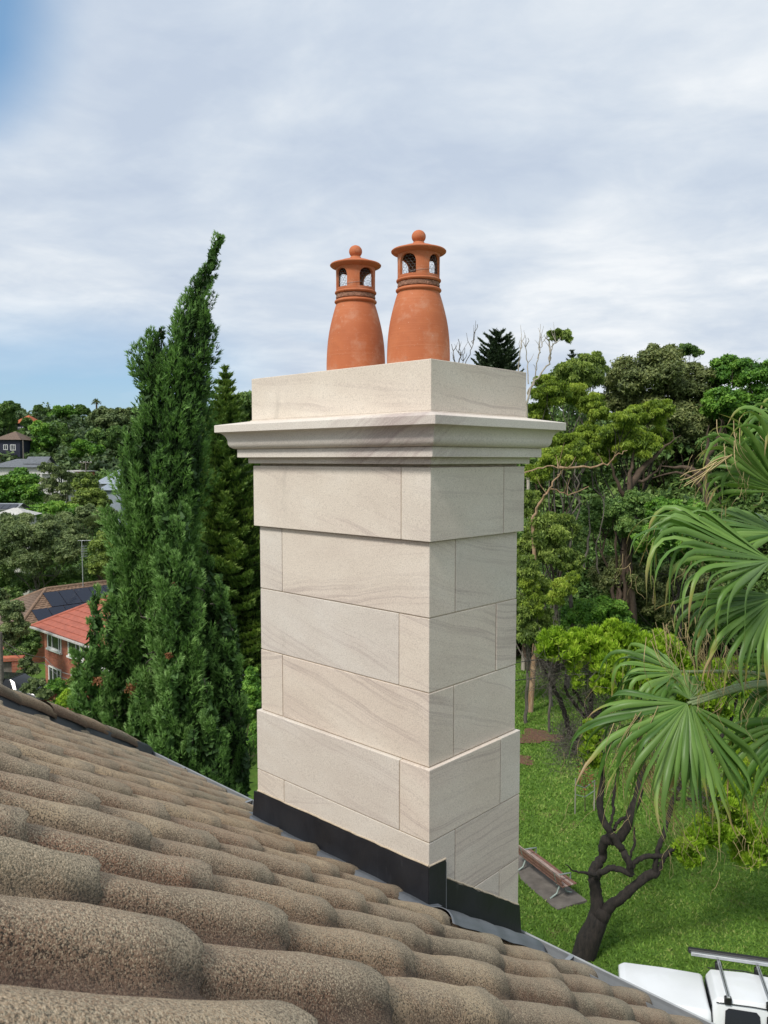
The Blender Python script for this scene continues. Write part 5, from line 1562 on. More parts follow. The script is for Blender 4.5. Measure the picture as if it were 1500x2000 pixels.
for x in (.22, 1.02):
    rk = bpy.data.objects.new('roof_rack', None); COL.objects.link(rk); rk.parent = ut
    box_obj('bar', (x - .035, x + .035, -.80, .80, 1.90, 1.945), M_CHROME, rk, bev=.012)
    box_obj('bar_slot', (x - .007, x + .007, -.78, .78, 1.9455, 1.949), M_BLKPL, rk)
    for s in (-1, 1):
        box_obj('foot', (x - .07, x + .07, s * .70 - .06, s * .70 + .06, 1.735, 1.90), M_BLKPL, rk, bev=.02)
ut.scale = (1, .82, 1)
aw = empty('rolled_awning', (cen.x, cen.y, -13), math.atan2(Lx.y, Lx.x), label='long rolled awning with black cover strapped along the roof racks', cat='awning')
box_obj('rail', (-.35, 1.75, .70, .80, 1.95, 2.03), M_CHROME, aw, bev=.01)
box_obj('cover', (-.40, 1.78, .79, .92, 1.955, 2.06), M_BLKPL, aw, bev=.02)
aw.scale = (1, .82, 1)
# road strip and kerb by the ute
def strip_ground(name, pts, w, z, mat, kind='structure'):
    V = []; 
    for i, p in enumerate(pts):
        p = Vector(p); d = (Vector(pts[min(i + 1, len(pts) - 1)]) - Vector(pts[max(i - 1, 0)])).normalized(); s = Vector((-d.y, d.x, 0))
        for q in (-w / 2, w / 2):
            r = p + s * q; V.append((r.x, r.y, gz(r.x, r.y) + z))
    F = [(2 * i, 2 * i + 1, 2 * i + 3, 2 * i + 2) for i in range(len(pts) - 1)]
    me = bpy.data.meshes.new(name); me.from_pydata(V, [], F); me.update(); return link(name, me, mat, kind=kind)
rdir_ = Lx
strip_ground('driveway', [tuple(cen + Lx * t) for t in np.linspace(-14, 14, 24)], 2.6, .14, M_ASPHALT)
# dark hatchback at far left
cc = at(24, 1338, 40)
pcar = empty('parked_car', (cc.x, cc.y + .5, gz(cc.x, cc.y)), -.2, label='dark parked car at the left edge behind the roof verge', cat='car')
czz = at(24, 1326, 40).z - pcar.location.z
pcar.location.z += czz - 1.45
def cring(x, z0, z1, w0, w1, zm): return [(x, -w0, z0), (x, -w0, zm), (x, -w1, z1), (x, w1, z1), (x, w0, zm), (x, w0, z0)]
loft('body', [cring(-2.0, .35, .8, .72, .68, .6), cring(-1.9, .3, .95, .85, .78, .7), cring(1.0, .28, .95, .88, .8, .75), cring(1.9, .3, .75, .82, .7, .6), cring(2.05, .4, .6, .7, .6, .5)], M_DARKCAR, pcar, bev=.04)
loft('cabin', [cring(-1.85, .9, .98, .76, .66, .93), cring(-1.3, .9, 1.42, .78, .58, .95), cring(.1, .9, 1.45, .78, .58, .95), cring(.95, .9, .98, .76, .62, .93)], M_CARGLASS, pcar, bev=.03)
box_obj('roof_panel', (-1.25, .05, -.56, .56, 1.445, 1.475), M_DARKCAR, pcar, bev=.01)
for s in (-1, 1):
    wheel(pcar, -1.25, s * .78, .32, .2); wheel(pcar, 1.3, s * .78, .32, .2)
    box_obj('side_trim', (-1.7, .9, s * .80 - .01, s * .80 + .01, .965, .99), M_CHROME, pcar)

# ------------------------------------------------------------------ park: bench, pad, sapling stakes
G0 = -13.0
def on_ground(px, py, z=None):
    d = at(px, py, 1.0); z = G0 if z is None else z
    P = d * (z / d.z)
    for _ in range(3): P = d * (gz(P.x, P.y) / d.z) if z is None or z == G0 else P
    return P
b0 = on_ground(1090, 1752); b1 = on_ground(1024, 1698)
dv = (b1 - b0); dv.z = 0; blen = dv.length; dv.normalize()
# bench: local x from near frame to far frame; back towards the camera-left side
bn = empty('park_bench', (b0.x, b0.y, gz(b0.x, b0.y)), math.atan2(dv.y, dv.x), label='timber slatted park bench with grey metal frames on the lawn beside the chimney', cat='bench')
M_SLAT = plain('red_brown_slat', (0.17, 0.085, 0.06), .6, var=.3, scale=10)
M_SLAT2 = plain('faded_slat', (0.30, 0.22, 0.19), .7, var=.3, scale=10)
M_FRAME = plain('grey_green_metal', (0.26, 0.31, 0.28), .5, .3)
BL = blen + .35
s = -1                                                   # sitting side is local -y (away to the right)
for i, y in enumerate((.02, -.09, -.20, -.31, -.42)):
    box_obj('seat_slat', (-.28, BL, y - .045, y + .045, .43, .46), M_SLAT2 if i % 2 else M_SLAT, bn, bev=.006)
for i, (y, z) in enumerate(((.085, .55), (.115, .66), (.145, .77))):
    o_ = box_obj('back_slat', (-.28, BL, -.015, .015, -.045, .045), M_SLAT if i < 2 else M_SLAT2, bn, bev=.005)
    o_.location = (0, y, z); o_.rotation_euler = (math.radians(-15), 0, 0)
for x in (0.0, blen):
    fr = bpy.data.objects.new('bench_frame', None); COL.objects.link(fr); fr.parent = bn
    tube_obj('leg', [([(x, .30, .02), (x, .05, .12), (x, -.08, .40)], [.03] * 3), ([(x, -.50, .02), (x, -.30, .10), (x, -.12, .38)], [.03] * 3)], M_FRAME, fr)
    tube_obj('back_support', [([(x, -.05, .38), (x, .07, .50), (x, .16, .80)], [.026] * 3)], M_FRAME, fr)
    tube_obj('seat_rail', [([(x, .06, .40), (x, -.46, .41)], [.026] * 2)], M_FRAME, fr)
    tube_obj('armrest', [([(x, .12, .68), (x, -.20, .66), (x, -.45, .64), (x, -.44, .42)], [.024] * 4)], M_FRAME, fr)
padm = plain('worn_concrete_pad', (0.13, 0.115, 0.10), .95, var=.35, scale=2.5)
pad = box_obj('concrete_pad', (-.55, BL + .5, -.62, .48, -.10, .035), padm); pad.location = bn.location; pad.rotation_euler = bn.rotation_euler
pad['kind'] = 'structure'
# sapling with stakes
st = on_ground(1123, 1590)
sp = empty('staked_sapling', (st.x, st.y, gz(st.x, st.y)), label='young sapling tied between two thin pale stakes on the lawn', cat='sapling')
sh_ = at(1123, 1520, st.y).z - sp.location.z
xo = (on_ground(1142, 1585) - st).x
tube_obj('stake', [([(0, 0, 0), (0, 0, sh_)], [.025, .025])], plain('pale_stake', (.26, .25, .20)), sp)
tube_obj('stake', [([(xo * 1.9, .3, 0), (xo * 1.9, .3, sh_ * .85)], [.025, .025])], plain('pale_stake2', (.4, .37, .31)), sp)
tube_obj('tie', [([(0, 0, sh_ * .82), (xo * .9, .1, sh_ * .70), (xo * 1.9, .3, sh_ * .84)], [.018] * 3), ([(0, 0, sh_ * .55), (xo * .9, .1, sh_ * .44), (xo * 1.9, .3, sh_ * .56)], [.014] * 3)], M_FRAME, sp)
tube_obj('stem', [([(xo, .15, 0), (xo * .9, .1, sh_ * .6), (xo * .95, .1, sh_ * 1.1)], [.02, .014, .006])], B_BROWN, sp)
c_ = np.array([xo * .95, .1, sh_ * 1.0]); V, _ = leafquads(c_ + NR.normal(size=(120, 3)) * [.18, .18, .3], rdir(120), rdir(120), .12, .05)
foliage_obj('leaves', [(V, NR.random(120))], G_DRY, sp)
# mulch beds and bare patches
M_MULCH = plain('brown_mulch', (0.12, 0.062, 0.036), .95, var=.5, scale=14, bump=1)
M_DRYG = plain('dry_grass_patch', (0.20, 0.16, 0.07), .95, var=.35, scale=9, bump=.6)
M_LITTER = plain('leaf_litter', (0.05, 0.035, 0.022), .95, var=.5, scale=3, bump=.8)
def patch(name, px, py, rx, ry, mat, dz=.02, n=26):
    c = on_ground(px, py); V = [(c.x, c.y, gz(c.x, c.y) + dz + .02)]
    for i in range(n):
        a = 2 * math.pi * i / n; q = 1 + .28 * math.sin(a * 3 + px) + .14 * math.sin(a * 7 + py)
        x, y = c.x + rx * q * math.cos(a), c.y + ry * q * math.sin(a); V.append((x, y, gz(x, y) + dz - .03))
    me = bpy.data.meshes.new(name); me.from_pydata(V, [], [(0, 1 + i, 1 + (i + 1) % n) for i in range(n)]); me.update()
    return link(name, me, mat, kind='structure')
patch('mulch_bed', 1052, 1440, 1.0, .9, M_MULCH, .07); patch('mulch_bed', 1016, 1486, .6, .5, M_MULCH, .06)
V = []
strip_ground('wood_floor', [(-2, 62, 0), (12, 58.5, 0), (26, 57, 0), (60, 58, 0)], 21, .05, M_LITTER)

# grass blades on the lawn, thicker near
n = 150000
gy_ = 11 + 38 * NR.random(n) ** 1.35; gx_ = gy_ * (0.10 + 0.50 * NR.random(n))
gzz = ground(gx_, gy_)
P = np.stack([gx_, gy_, gzz], -1)
keep = np.ones(n, bool)
for obj_, hx, hy in ((pad, BL + .6, .8),):
    d = P[:, :2] - np.array([pad.location.x, pad.location.y]); ca, sa = math.cos(-pad.rotation_euler.z), math.sin(-pad.rotation_euler.z)
    lx = d[:, 0] * ca - d[:, 1] * sa; ly = d[:, 0] * sa + d[:, 1] * ca
    keep &= ~((lx > -.55) & (lx < BL + .5) & (ly > -.62) & (ly < .48))
P = P[keep]; n = len(P)
hgt = (.022 + .028 * NR.random(n)) * (1 + P[:, 1] / 30); lean = NR.normal(size=(n, 2)) * .6
wdt = .008 * (1 + P[:, 1] / 9); aa = NR.random(n) * math.pi
S = np.stack([np.cos(aa), np.sin(aa), np.zeros(n)], -1) * wdt[:, None]
tip = P + np.stack([lean[:, 0] * hgt, lean[:, 1] * hgt, hgt], -1)
V = np.stack([P - S, P + S, tip], 1).reshape(-1, 3)
T_ = np.repeat(np.clip(.45 + .25 * NR.normal(size=n), 0, 1), 3)
G_GRASS = leafmat('grass_blade', [(0.080, 0.160, 0.020), (0.125, 0.240, 0.032), (0.19, 0.32, 0.05), (0.34, 0.38, 0.12)], .25, .7, scale=.6)
link('grass', npmesh('grass', V, np.arange(3 * n).reshape(n, 3), attr={'tint': T_}), G_GRASS, kind='stuff')

# ------------------------------------------------------------------ the dark twisted tree with lime crown
TD = at(1140, 1868, 1).z; Dt = -13.0 / TD
tb = at(1140, 1872, Dt); tw = empty('paperbark_tree', (tb.x, tb.y, gz(tb.x, tb.y)), label='dark twisted tree with forked trunk and lime green crown standing on the lawn', cat='tree')
TB = np.array(tb); TB[2] = gz(tb.x, tb.y)
pxm = Dt / FPX
limbs = [
 ([(1128, 1900, 24, 0), (1145, 1850, 23, 0), (1165, 1800, 20, 0), (1178, 1778, 19, 0)], ),
 ([(1168, 1790, 14, 0), (1164, 1745, 12, .1), (1160, 1715, 12, .1), (1163, 1695, 11, .2), (1176, 1672, 9, .3), (1178, 1650, 9, .2), (1186, 1640, 11, .1), (1205, 1640, 10, 0), (1222, 1620, 9, -.1), (1232, 1590, 9, -.1), (1243, 1562, 9, 0), (1252, 1520, 7, .2), (1255, 1470, 6, .4), (1240, 1420, 5, .6)],),
 ([(1180, 1778, 12, 0), (1205, 1760, 10, -.2), (1235, 1735, 9, -.3), (1262, 1712, 9, -.3), (1280, 1704, 9, -.3)],),
 ([(1278, 1706, 7, -.3), (1282, 1680, 5, -.3), (1288, 1650, 5, -.2), (1302, 1610, 5, 0), (1312, 1570, 5, .2), (1330, 1530, 4.5, .3), (1350, 1500, 4, .4)],),
 ([(1284, 1706, 6, -.3), (1290, 1690, 4, -.3), (1300, 1672, 4, -.3), (1318, 1655, 3.5, -.2)],),
 ([(1232, 1700, 4, -.4), (1240, 1684, 5, -.4), (1258, 1674, 5, -.4), (1285, 1671, 5, -.3), (1305, 1668, 4.5, -.2), (1322, 1652, 3.5, -.1)],),
 ([(1163, 1712, 7, 0), (1180, 1700, 6, -.2), (1205, 1696, 6, -.3), (1228, 1705, 6, -.4), (1236, 1708, 5, -.4)],),
 ([(1232, 1706, 6, -.4), (1226, 1680, 7, -.4), (1212, 1655, 7, -.3), (1194, 1630, 7, -.3), (1180, 1605, 7, -.2), (1172, 1575, 7, -.1), (1173, 1545, 7, 0), (1176, 1500, 6, 0), (1168, 1440, 5, .2), (1150, 1390, 5, .3)],),
 ([(1190, 1620, 3.5, -.2), (1197, 1590, 3, -.1), (1198, 1560, 3, 0), (1204, 1530, 3.5, .1), (1210, 1480, 3, .3)],),
 ([(1200, 1622, 3.5, -.1), (1206, 1606, 3.5, 0), (1226, 1594, 3.5, .1)],),
 ([(1235, 1605, 2.5, 0), (1240, 1640, 2.5, -.1), (1234, 1665, 2.5, -.2), (1230, 1685, 2, -.2)],),
 ([(1163, 1708, 4, -.2), (1140, 1704, 2.5, -.4), (1120, 1700, 1.5, -.5), (1105, 1688, 1, -.6)],),
 ([(1112, 1430, 5, .4), (1098, 1380, 5, .4), (1086, 1350, 4, .3), (1072, 1325, 3, .2), (1060, 1300, 2, .1)],),
 ([(1176, 1500, 5, .1), (1150, 1460, 4.5, .3), (1112, 1430, 5, .4)],),
 ([(1145, 1405, 4, .4), (1125, 1380, 3.5, .4), (1108, 1355, 3, .3), (1104, 1340, 2, .3)],),
 ([(1150, 1400, 4, .3), (1135, 1370, 3, .3), (1118, 1345, 2.5, .3)],),
 ([(1152, 1395, 5, .3), (1157, 1350, 4, .4), (1160, 1310, 3.5, .5)],),
 ([(1158, 1400, 4, .3), (1190, 1370, 4, .5), (1215, 1330, 3.5, .6), (1240, 1290, 3, .8)],),
 ([(1240, 1430, 5, .6), (1250, 1380, 4, .8), (1265, 1330, 4, 1.0)],),
 ([(1330, 1530, 4, .3), (1380, 1480, 4, .6), (1420, 1420, 3.5, .8), (1440, 1360, 3, 1.0)],),
 ([(1318, 1560, 4, .2), (1360, 1560, 3.5, .3), (1400, 1540, 3, .4), (1430, 1520, 2.5, .5)],),
]
ps = []
for (pl,) in limbs:
    P = np.array([tuple(at(x, y, Dt + dz * 1.0)) + (r * pxm,) for x, y, r, dz in pl]); P = smoothpath(P, 5)
    P[:, :3] += NR.normal(size=(len(P), 3)) * .012
    ps.append((P[:, :3] - TB, np.maximum(P[:, 3] * (1 + .03 * NR.normal(size=len(P))), .006)))
tube_obj('trunk', ps, B_DARK, tw, sides=10)
# fine grey twigs
tp = []
def twigcloud(cx, cy, rx, ry, D, m, up=.4):
    for _ in range(m):
        x, y = cx + NR.normal() * rx * .5, cy + NR.normal() * ry * .5
        a = np.array(at(x, y, D + NR.normal() * .4)); d = unit(rdir(1)[0] + np.array([0, 0, up])); l = NR.uniform(.25, .7)
        P = np.array([a, a + d * l * .5 + NR.normal(size=3) * .05, a + d * l + NR.normal(size=3) * .1]); tp.append((P - TB, [.006, .0045, .002]))
twigcloud(1075, 1315, 34, 34, Dt + .3, 420); twigcloud(1160, 1350, 55, 45, Dt + .4, 520); twigcloud(1120, 1455, 38, 45, Dt + .4, 620); twigcloud(1190, 1430, 40, 40, Dt + .5, 240); twigcloud(1330, 1480, 70, 60, Dt + .5, 420); twigcloud(1380, 1560, 50, 40, Dt + .3, 220)
tube_obj('twigs', tp, B_GREY, tw, sides=3)
lime = [(1085, 1252, 30, 20, 0), (1100, 1275, 30, 20, 0), (1065, 1270, 16, 20, 0), (1150, 1250, 36, 18, .5), (1175, 1278, 34, 22, .2), (1195, 1305, 34, 24, -.1), (1180, 1335, 22, 18, -.2), (1120, 1305, 14, 14, 0), (1128, 1330, 10, 16, 0), (1215, 1245, 36, 24, .7), (1245, 1270, 38, 28, .6), (1265, 1300, 34, 30, .5), (1290, 1262, 30, 26, .9), (1245, 1325, 30, 20, .4), (1195, 1225, 16, 12, .6), (1320, 1330, 40, 30, 1.0), (1370, 1370, 50, 36, 1.1), (1310, 1290, 30, 26, 1.0), (1420, 1330, 40, 40, 1.3), (1155, 1430, 18, 20, -.1), (1150, 1462, 18, 26, -.1), (1165, 1485, 14, 16, -.1), (1345, 1665, 24, 26, -.3), (1390, 1620, 34, 30, .2), (1430, 1600, 34, 30, .4), (1350, 1640, 24, 14, -.1), (1410, 1560, 40, 30, .4), (1470, 1650, 40, 40, .6), (1470, 1500, 40, 50, .8)]
lb = [pxlobe(x, y, rx * 1.2, ry * 1.3, Dt + dz) for x, y, rx, ry, dz in lime]
C, Rv, Tt = subclumps([(np.array(c) - TB, r) for c, r in lb], 14, (.26, .42), .8)
V, t = clump_leaves(C, Rv, 150000, .12, .05, 'up', .5, Tt)
foliage_obj('crown', [(V, t)], G_LIME, tw)

# ------------------------------------------------------------------ fan palm at the right edge
M_PALM = None
def palmmat():
    m = Mat('palm_leaf')
    a = m.node('ShaderNodeAttribute', attribute_name='tint').outputs['Fac']
    f = m.node('ShaderNodeAttribute', attribute_name='along').outputs['Fac']
    r = m.rand()
    v = m.coord('Object')
    st_ = m.noise(m.coord('Object', scale=(1, 1, 1)), 3.0, 4, .6)
    c = m.ramp(m.math('ADD', m.math('MULTIPLY', r, .55), m.math('MULTIPLY', st_, .5)), [(.25, (0.036, 0.105, 0.014)), (.5, (0.085, 0.190, 0.030)), (.75, (0.170, 0.300, 0.065))])
    tipf = m.math('ADD', f, m.math('MULTIPLY', m.math('SUBTRACT', r, .5), .35))
    c = m.mix(m.ramp(tipf, [(.80, 0.0), (.97, .8)]), c, (0.38, 0.28, 0.07))
    c = m.mix(m.ramp(tipf, [(.90, 0.0), (1.02, 1.0)]), c, (0.36, 0.24, 0.13))
    c = m.mix(m.math('MULTIPLY', a, .40), c, (0.24, 0.36, 0.11))
    m.color(c); m.rough(.40); m.b.inputs['Specular IOR Level'].default_value = .30
    tr = m.node('ShaderNodeBsdfTranslucent'); m.l.new(m.mix(1.0, c, (1.1, 1.1, .5), 'MULTIPLY'), tr.inputs['Color'])
    mx = m.node('ShaderNodeMixShader'); mx.inputs[0].default_value = .22
    m.l.new(m.b.outputs[0], mx.inputs[1]); m.l.new(tr.outputs[0], mx.inputs[2]); m.l.new(mx.outputs[0], m.out.inputs['Surface'])
    return m.m
M_PALM = palmmat()
M_PETIOLE = plain('palm_petiole', (0.20, 0.26, 0.12), .5, var=.15)
M_FIBRE = plain('dry_palm_thread', (0.42, 0.32, 0.16), .8, var=.25)
M_PTRUNK = plain('palm_trunk_bark', (0.14, 0.11, 0.09), .95, var=.35, scale=8, bump=.8)
PC = Vector((4.55, 7.6, -2.35))
palm = empty('fan_palm', (PC.x, PC.y, gz(PC.x, PC.y)), label='big fan palm with drooping split fronds entering from the right edge', cat='palm')
PB = np.array([PC.x, PC.y, gz(PC.x, PC.y)])
zz_ = np.linspace(0, PC.z - PB[2], 30)
tube_obj('trunk', [(np.stack([0.05 * np.sin(zz_), 0 * zz_, zz_], -1), .20 + .02 * np.sin(zz_ * 14) + .06 * np.exp(-zz_))], M_PTRUNK, palm, sides=14)
def frond(hub, a, n, R_, nseg, span, wmax=.055, droop=1.0, t0=.45, spread0=0.0, ptw=.018, seed=0, hang=1.0, ctrl=None, dark=0.0):
    """hub (world), a = direction the blade points, n = its upper face normal, R_ = reach, span = half angle"""
    g = np.random.default_rng(seed)
    hub = np.array(hub, float); a = unit(np.array(a, float)); n = np.array(n, float); n = unit(n - a * (n @ a)); s = np.cross(n, a)
    H = hub - PB; nseg = int(nseg * 1.25)
    # petiole from the crown centre
    start = np.array(PC) - PB + unit(hub - np.array(PC)) * .12
    mid = (start + H) / 2 + np.array([0, 0, .10 if ctrl is None else ctrl])
    P = smoothpath([start, mid, H], 8)
    Vp, Fp = tubes([(P, np.linspace(.03, ptw * .8, len(P)))], 6)
    fo = link('frond', npmesh('frond', Vp, Fp, smooth=True), M_PETIOLE, palm)
    for i in range(nseg):
        q = -1 + 2 * (i + .5) / nseg
        ang = q * span + g.normal() * .015
        d = a * math.cos(ang) + s * math.sin(ang)
        # the costa arches: side segments fold down from the middle one
        fold = 0.30 * (1 - abs(q)) * -1 + 0.10
        d = unit(d + n * (0.10 * math.cos(ang * 1.5)) + n * (0.035 if i % 2 else -0.035))
        Ls = R_ * (1.0 - .28 * abs(q) ** 2) * (1 + .07 * g.normal())
        m_ = 16; pos = H.copy(); dirv = d.copy()
        pts, wl_ = [], []
        tw_ = g.normal() * 1.3; sway = g.normal() * .22
        kink = g.random() < .6; kt = g.uniform(.38, .75); drift = np.array([.05 + .05 * g.normal(), .03 * g.normal(), 0])
        side0 = unit(np.cross(n, d))
        L_, M__, R__ = [], [], []
        dr = droop * (1 + .30 * g.normal())
        for j in range(m_ + 1):
            t = j / m_
            w = wmax * .95 * (0.08 + 0.92 * min(1, t / .45)) * (1 if t < .5 else max(.03, 1 - ((t - .5) / .5) ** 1.25)) * (1.0)
            side = unit(np.cross(n * math.cos(tw_ * t) + side0 * math.sin(tw_ * t), dirv))
            nn = np.cross(dirv, side)
            f_ = .38 if t < .6 else .25
            L_.append(pos - side * w * .5); R__.append(pos + side * w * .5); M__.append(pos + nn * w * f_)
            k = dr * max(0, (t - t0)) ** .8 * .62 * hang
            if kink and t > kt: k *= 2.8
            dirv = unit(dirv + g.normal(size=3) * (.02 + .22 * max(0, t - .45)) + side * sway * max(0, t - .35) * .5 + drift * max(0, t - .4) + np.array([0, 0, -k]))
            pos = pos + dirv * Ls / m_
        V = np.stack([L_, M__, R__], 1).reshape(-1, 3); F = []
        for j in range(m_):
            b = j * 3
            F += [(b, b + 1, b + 4, b + 3), (b + 1, b + 2, b + 5, b + 4)]
        al = np.repeat(np.linspace(0, 1, m_ + 1), 3)
        link('leaf_segment', npmesh('leaf_segment', V, F, smooth=False, attr={'along': al, 'tint': np.full(len(al), g.random() * (1 - dark))}), M_PALM, fo)
        if g.random() < .75:
            e = pos.copy(); pp_ = [e]; dv2 = dirv.copy()
            for j in range(6):
                dv2 = unit(dv2 + g.normal(size=3) * .35 + np.array([0, 0, -.15])); e = e + dv2 * .045; pp_.append(e)
            thr.append((np.array(pp_), np.linspace(.0025, .0012, 7)))
    return fo
thr = []
D7 = 7.2
H1 = at(1342, 1374, D7)
frond(H1, (-.72, -.15, -.62), (-.18, -.72, .62), 1.28, 22, 1.02, .066, 1.0, .42, seed=1, ctrl=.16)
frond(at(1350, 1376, D7), (.42, -.10, -.90), (.10, -.85, .45), 1.30, 18, .72, .060, .8, .45, seed=2, ctrl=.16)
frond(at(1347, 1366, D7 + .05), (.10, .6, .75), (-.3, -.6, .7), .42, 9, .9, .05, 1.4, .3, seed=12, ctrl=.16)
frond(at(1330, 1312, D7 + .5), (-.9, .1, -.05), (0, -.4, .9), .95, 22, 1.25, .052, 1.5, .40, seed=3, ctrl=.1)
frond(at(1505, 1095, D7 - .3), (-.95, -.12, .20), (-.05, -.55, .83), 1.55, 24, .85, .062, 1.7, .52, seed=4, ctrl=.3)
frond(at(1515, 1165, D7 - .3), (-.75, -.25, -.35), (-.2, -.75, .60), 1.20, 20, .80, .058, 1.1, .40, seed=5, ctrl=.2)
frond(at(1525, 960, D7 + .1), (-.45, -.05, .89), (-.75, -.60, .25), 1.0, 28, 1.35, .060, 1.3, .45, seed=6, ctrl=.4)
frond(at(1550, 870, D7 + .3), (-.55, .1, .65), (-.3, -.65, .68), .80, 18, 1.2, .05, 1.8, .35, seed=7, ctrl=.5)
frond(at(1520, 1040, D7 + .4), (-.9, .3, .15), (-.1, -.4, .9), 1.0, 18, 1.0, .06, 1.4, .4, seed=8, ctrl=.3)
frond(at(1565, 1400, D7 + .1), (-.60, -.2, -.75), (.1, -.85, .5), 1.25, 20, .8, .062, .9, .42, seed=9, ctrl=.0, dark=.8)
frond(at(1600, 1300, D7 + .6), (-.8, .1, -.45), (0, -.6, .8), 1.25, 22, .95, .06, 1.1, .4, seed=10, ctrl=.1, dark=.8)
frond(at(1500, 1412, D7 + 1.2), (-.35, -.3, -.8), (0, -.9, .4), .55, 16, 1.2, .04, .6, .5, seed=11, ctrl=.0)
frond(at(1600, 1180, D7 + .5), (-.5, -.3, -.3), (.2, -.6, .8), 1.2, 20, 1.0, .06, 1.1, .4, seed=13, ctrl=.2, dark=.6)
frond(at(1720, 1000, D7 + .2), (.7, -.1, .3), (.2, -.4, .9), 1.2, 18, 1.1, .06, 1.1, .4, seed=14, ctrl=.4)
frond(at(1760, 1250, D7 + .1), (.8, -.2, -.3), (.3, -.5, .8), 1.2, 18, 1.1, .06, 1.1, .4, seed=15, ctrl=.2)
# pale threads and a stray tip
stray = [((1430, 888), (1400, 905), (1372, 925), (1338, 945)), ((1430, 888), (1398, 912), (1362, 935), (1335, 950)), ((1428, 890), (1395, 900), (1352, 930), (1328, 938)), ((1425, 891), (1392, 915), (1360, 938), (1350, 952)), ((1400, 902), (1375, 915), (1345, 922), (1328, 932)), ((1395, 906), (1378, 925), (1366, 940), (1360, 946))]
for pl in stray:
    P = np.array([tuple(at(x, y, D7 + .2)) for x, y in pl]) - PB; thr.append((smoothpath(P, 4), np.linspace(.009, .004, 13)))
for (x0_, y0_, x1_, y1_, m_) in ((1260, 1480, 1370, 1640, 46), (1250, 1420, 1200, 1560, 20), (1330, 1230, 1380, 1330, 26), (1400, 1270, 1470, 1380, 26), (1450, 850, 1490, 930, 8)):
    for _ in range(m_):
        x, y = x0_ + NR.normal() * 26, y0_ + NR.normal() * 22; ex, ey = x + (x1_ - x0_) * NR.uniform(.5, 1.1) + NR.normal() * 18, y + (y1_ - y0_) * NR.uniform(.5, 1.1)
        P = np.array([tuple(at(x, y, D7)), tuple(at((x + ex) / 2 - 10, (y + ey) / 2 + 6, D7 - .1)), tuple(at(ex, ey, D7))]) - PB
        thr.append((smoothpath(P, 4), np.linspace(.0045, .0018, 9)))
tube_obj('dry_threads', thr, M_FIBRE, palm, sides=3, kind='stuff')

# ------------------------------------------------------------------ trees and shrubs left of the cypress
T('spreading olive green gum with many bare stems above the brown roof',
  [(40, 1050, 50, 34, 0), (95, 1050, 46, 36, 0), (130, 1075, 30, 34, -1), (60, 1095, 44, 30, -1), (10, 1085, 34, 40, 0), (30, 1020, 36, 20, 3), (115, 1020, 40, 18, 3), (150, 1050, 22, 30, 1)],
  G_OLIVE, B_GREY, 78, n=52000, ln=.30, wd=.11, per=13, trunk_r=.3, fork=.35, twigs=4)
T('low tangled shrubs filling the ground below the olive gum', [(0, 1130, 30, 24, 0), (35, 1140, 28, 22, 0), (70, 1135, 26, 18, 0), (110, 1128, 30, 16, 1), (20, 1165, 24, 22, -3), (0, 1110, 30, 20, 2), (150, 1122, 26, 16, 1)], G_DARK, B_GREY, 80, n=30000, ln=.32, wd=.16, per=11, trunk_r=.08, name='shrub', cat='shrub')
T('small round olive tree between the mast and the cypress', [(200, 1075, 26, 30, 0), (190, 1105, 22, 26, -1), (215, 1110, 20, 26, 0), (205, 1050, 18, 14, 1)],
  G_GUM, B_BROWN, 72, n=20000, ln=.28, wd=.11, per=12, trunk_r=.22)
T('grey green pandanus like plant above the small olive tree', [(178, 1022, 12, 14, 0), (200, 1020, 14, 12, 0), (215, 1030, 12, 14, 0)], G_OLIVE, B_GREY, 88, n=4500, ln=.9, wd=.10, style='up', per=6, trunk_r=.15, name='strappy_plant', cat='plant')
T('dark green rounded tree below the slate roof at the far left', [(20, 945, 34, 26, 0), (50, 950, 30, 28, 0), (65, 965, 24, 20, -1), (10, 970, 30, 20, -1), (40, 925, 20, 12, 1)],
  G_FRESH, B_DARK, 112, n=20000, ln=.42, wd=.24, per=13, trunk_r=.25, name='leafy_tree')
T('wispy gum with white stems in front of the white cottage', [(90, 915, 16, 14, 0), (115, 925, 20, 16, 0), (95, 950, 20, 20, 0), (130, 955, 18, 20, 0), (140, 935, 18, 16, 1), (110, 975, 26, 10, 0)],
  G_OLIVE, B_PALE, 108, n=7500, ln=.38, wd=.12, style='hang', per=9, trunk_r=.16, fork=.3, twigs=5)
T('brown green tree right of the white stemmed gum', [(165, 945, 24, 24, 0), (185, 965, 22, 20, 0), (200, 985, 20, 18, 0), (165, 975, 24, 18, -1), (150, 990, 20, 14, -1)],
  G_GUM, B_BROWN, 104, n=15000, ln=.38, wd=.2, per=11, trunk_r=.2)
T('bright green shrubbery across the middle of the valley', [(75, 1000, 30, 14, 0), (110, 995, 30, 14, 0), (140, 1000, 26, 14, 0), (50, 1010, 20, 12, 0), (95, 1010, 30, 10, -1)],
  G_FRESH, B_BROWN, 98, n=17000, ln=.36, wd=.2, per=11, trunk_r=.06, name='shrub', cat='shrub')
T('olive shrubbery between the bright shrubs and the cypress', [(175, 1000, 28, 14, 0), (205, 1005, 24, 14, 0), (160, 1015, 24, 10, 0), (190, 1018, 24, 8, -1)],
  G_OLIVE, B_BROWN, 95, n=12000, ln=.36, wd=.18, per=11, trunk_r=.06, name='shrub', cat='shrub')
T('big dark tree on the skyline at the left edge', [(5, 805, 22, 14, 0), (20, 795, 16, 12, 0), (5, 825, 16, 14, 0), (18, 815, 10, 10, 0)], G_MID, B_DARK, 185, n=15000, ln=.7, wd=.4, per=12, trunk_r=.4, name='leafy_tree')
